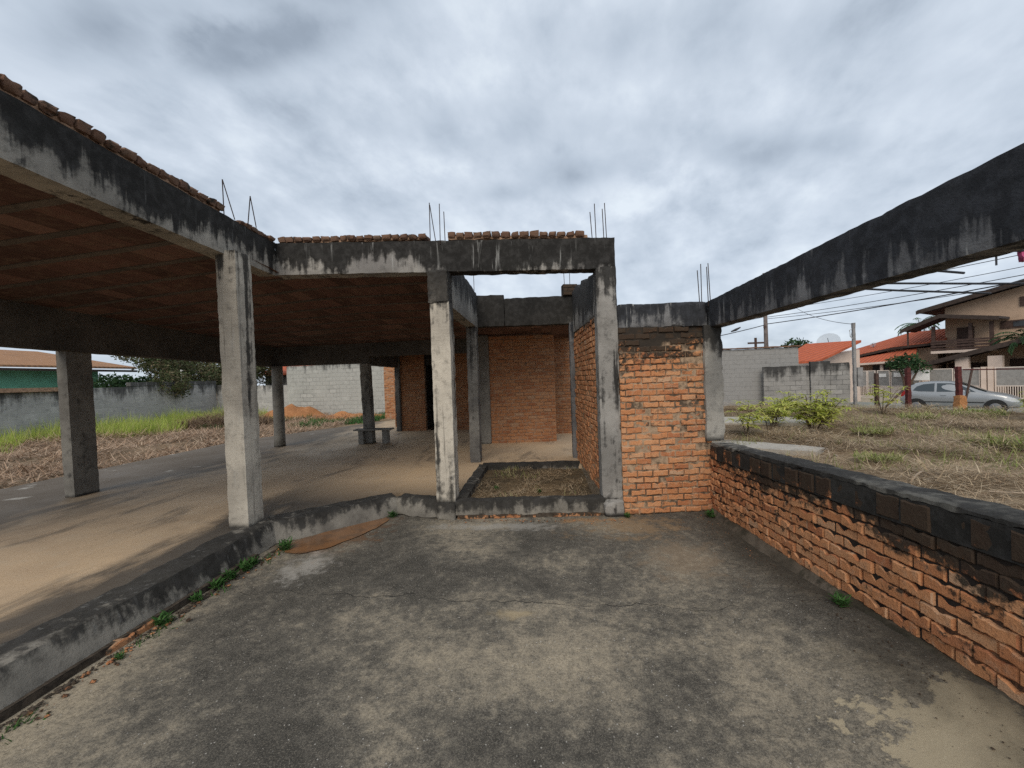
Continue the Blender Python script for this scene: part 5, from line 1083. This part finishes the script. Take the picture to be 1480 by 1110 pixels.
# dry branches lying on the straw
for i, (pts, lb) in enumerate([([(4.6, 5.6), (5.3, 6.0), (6.2, 5.9), (7.2, 5.7)], 'long pale curved branch lying nearest the low wall coping'), ([(4.6, 6.9), (4.9, 7.6), (5.3, 8.5), (5.0, 9.3)], 'pale bent stick lying left on the straw'), ([(6.0, 7.3), (6.6, 8.4), (6.4, 9.3)], 'short pale stick in the middle of the straw'), ([(4.9, 5.0), (6.0, 5.2), (7.4, 4.9)], 'thin straight branch at the right foreground of the straw'), ([(9.5, 10.6), (10.4, 11.4), (11.6, 11.1)], 'far pale stick lying towards the red posts')]):
    mb = MB(); P_ = []
    for a, b in zip(pts, pts[1:]):
        for k in range(5):
            x, y = lerp(a[0], b[0], k/5), lerp(a[1], b[1], k/5); P_.append((x+.05*noise.noise(Vector((x*2, y*2, i))), y+.05*noise.noise(Vector((x*2, y*2, i+9))), gz(x, y)+.1+.05*math.sin(k+i)))
    mb.tube(P_, [.011-.007*q/len(P_) for q in range(len(P_))], 6); tag(mb.build('dry_branch', M['straw_twig']), lb, 'branch', 'dry branches on the right lot')
# path slabs on the right lot
o = rblock('path_slab', [(2.3,13.2,-.1),(7.3,12.2,-.1),(8.2,13.7,-.1),(2.3,15.4,-.1),(2.3,13.2,.2),(7.3,12.2,.2),(8.2,13.7,.2),(2.3,15.4,.2)], M['slab'], None, cell=.2, amp=.006, chip=.012); tag(o, kind='structure')
o = rblock('path_slab', [(2.3,9.3,-.1),(4.9,7.9,-.1),(5.35,8.35,-.1),(2.3,11.0,-.1),(2.3,9.3,.2),(4.9,7.9,.2),(5.35,8.35,.2),(2.3,11.0,.2)], M['slab'], None, cell=.15, amp=.006, chip=.012); tag(o, kind='structure')

# loose crumbs of brick and mortar along the wall foot and kerb, fallen leaves on the slab
def crumbs(name, n, fx, smin, smax, mat, seed):
    r_ = np.random.default_rng(seed); P = fx(r_, n); sz = smin+(smax-smin)*r_.random(n)**2.2
    base = np.array([(1,0,0),(-1,0,0),(0,1,0),(0,-1,0),(0,0,1),(0,0,-1)], float); tri = [(0,2,4),(2,1,4),(1,3,4),(3,0,4),(2,0,5),(1,2,5),(3,1,5),(0,3,5)]
    V = []; F = []
    for i in range(n):
        a = r_.random()*6.28; c_, s_ = math.cos(a), math.sin(a); q = base*(sz[i]*(.5+.8*r_.random((6, 1))))
        q = np.stack([q[:, 0]*c_-q[:, 1]*s_, q[:, 0]*s_+q[:, 1]*c_, q[:, 2]*.6+sz[i]*.3], 1)+P[i]; b = len(V); V += q.tolist(); F += [(x+b, y+b, z+b) for x, y, z in tri]
    me = bpy.data.meshes.new(name); me.from_pydata(V, [], F); me.materials.append(mat); o = bpy.data.objects.new(name, me); COL.objects.link(o); return tag(o, kind='stuff')
def fx_wall(r_, n): y = .9+4.2*r_.random(n); x = 1.9-np.abs(r_.normal(size=n))*.12; return np.stack([x, y, np.array([dz(p, q) for p, q in zip(x, y)])+.004], 1)
def fx_kerb(r_, n): y = .9+3.2*r_.random(n); return np.stack([-2.82+.01*(4-y)+np.abs(r_.normal(size=n))*.06, y, .004+0*y], 1)
def fx_all(r_, n): x, y = -2.7+4.4*r_.random(n), 1.3+3.5*r_.random(n); return np.stack([x, y, np.array([dz(p, q) for p, q in zip(x, y)])+.006], 1)
def fx_front(r_, n): return np.stack([-1.2+2.1*r_.random(n), 4.95-np.abs(r_.normal(size=n))*.06, .004+np.zeros(n)], 1)
crumbs('brick_crumbs', 420, fx_wall, .002, .009, M['brick_foot'], 81)
crumbs('brick_crumbs', 220, fx_kerb, .003, .022, M['brick_foot'], 82)
crumbs('brick_crumbs', 160, fx_front, .003, .014, M['brick_foot'], 83)
crumbs('gravel', 700, fx_all, .0015, .006, M['slab'], 84)
def fx_soil(r_, n): y = .9+3.3*r_.random(n); return np.stack([-2.84+np.abs(r_.normal(size=n))*.035, y, .002+0*y], 1)
crumbs('kerb_soil', 900, fx_soil, .004, .02, M['soil_dark'], 85)
r_ = np.random.default_rng(86); n = 260; X = -2.78+np.abs(r_.normal(size=n))*.05; Y = 1.6+2.5*r_.random(n); k = nzf(X*0, Y, 2.4, 6) > .05; X, Y = X[k], Y[k]; n = len(X)
tag(blades('kerb_moss_grass', np.stack([X, Y, 0*X], 1), r_.random(n)*6.283, .03+.06*r_.random(n), .006+.006*r_.random(n), .3+.9*r_.random(n), -.7*r_.random(n), M['leaf_weed']), kind='stuff')
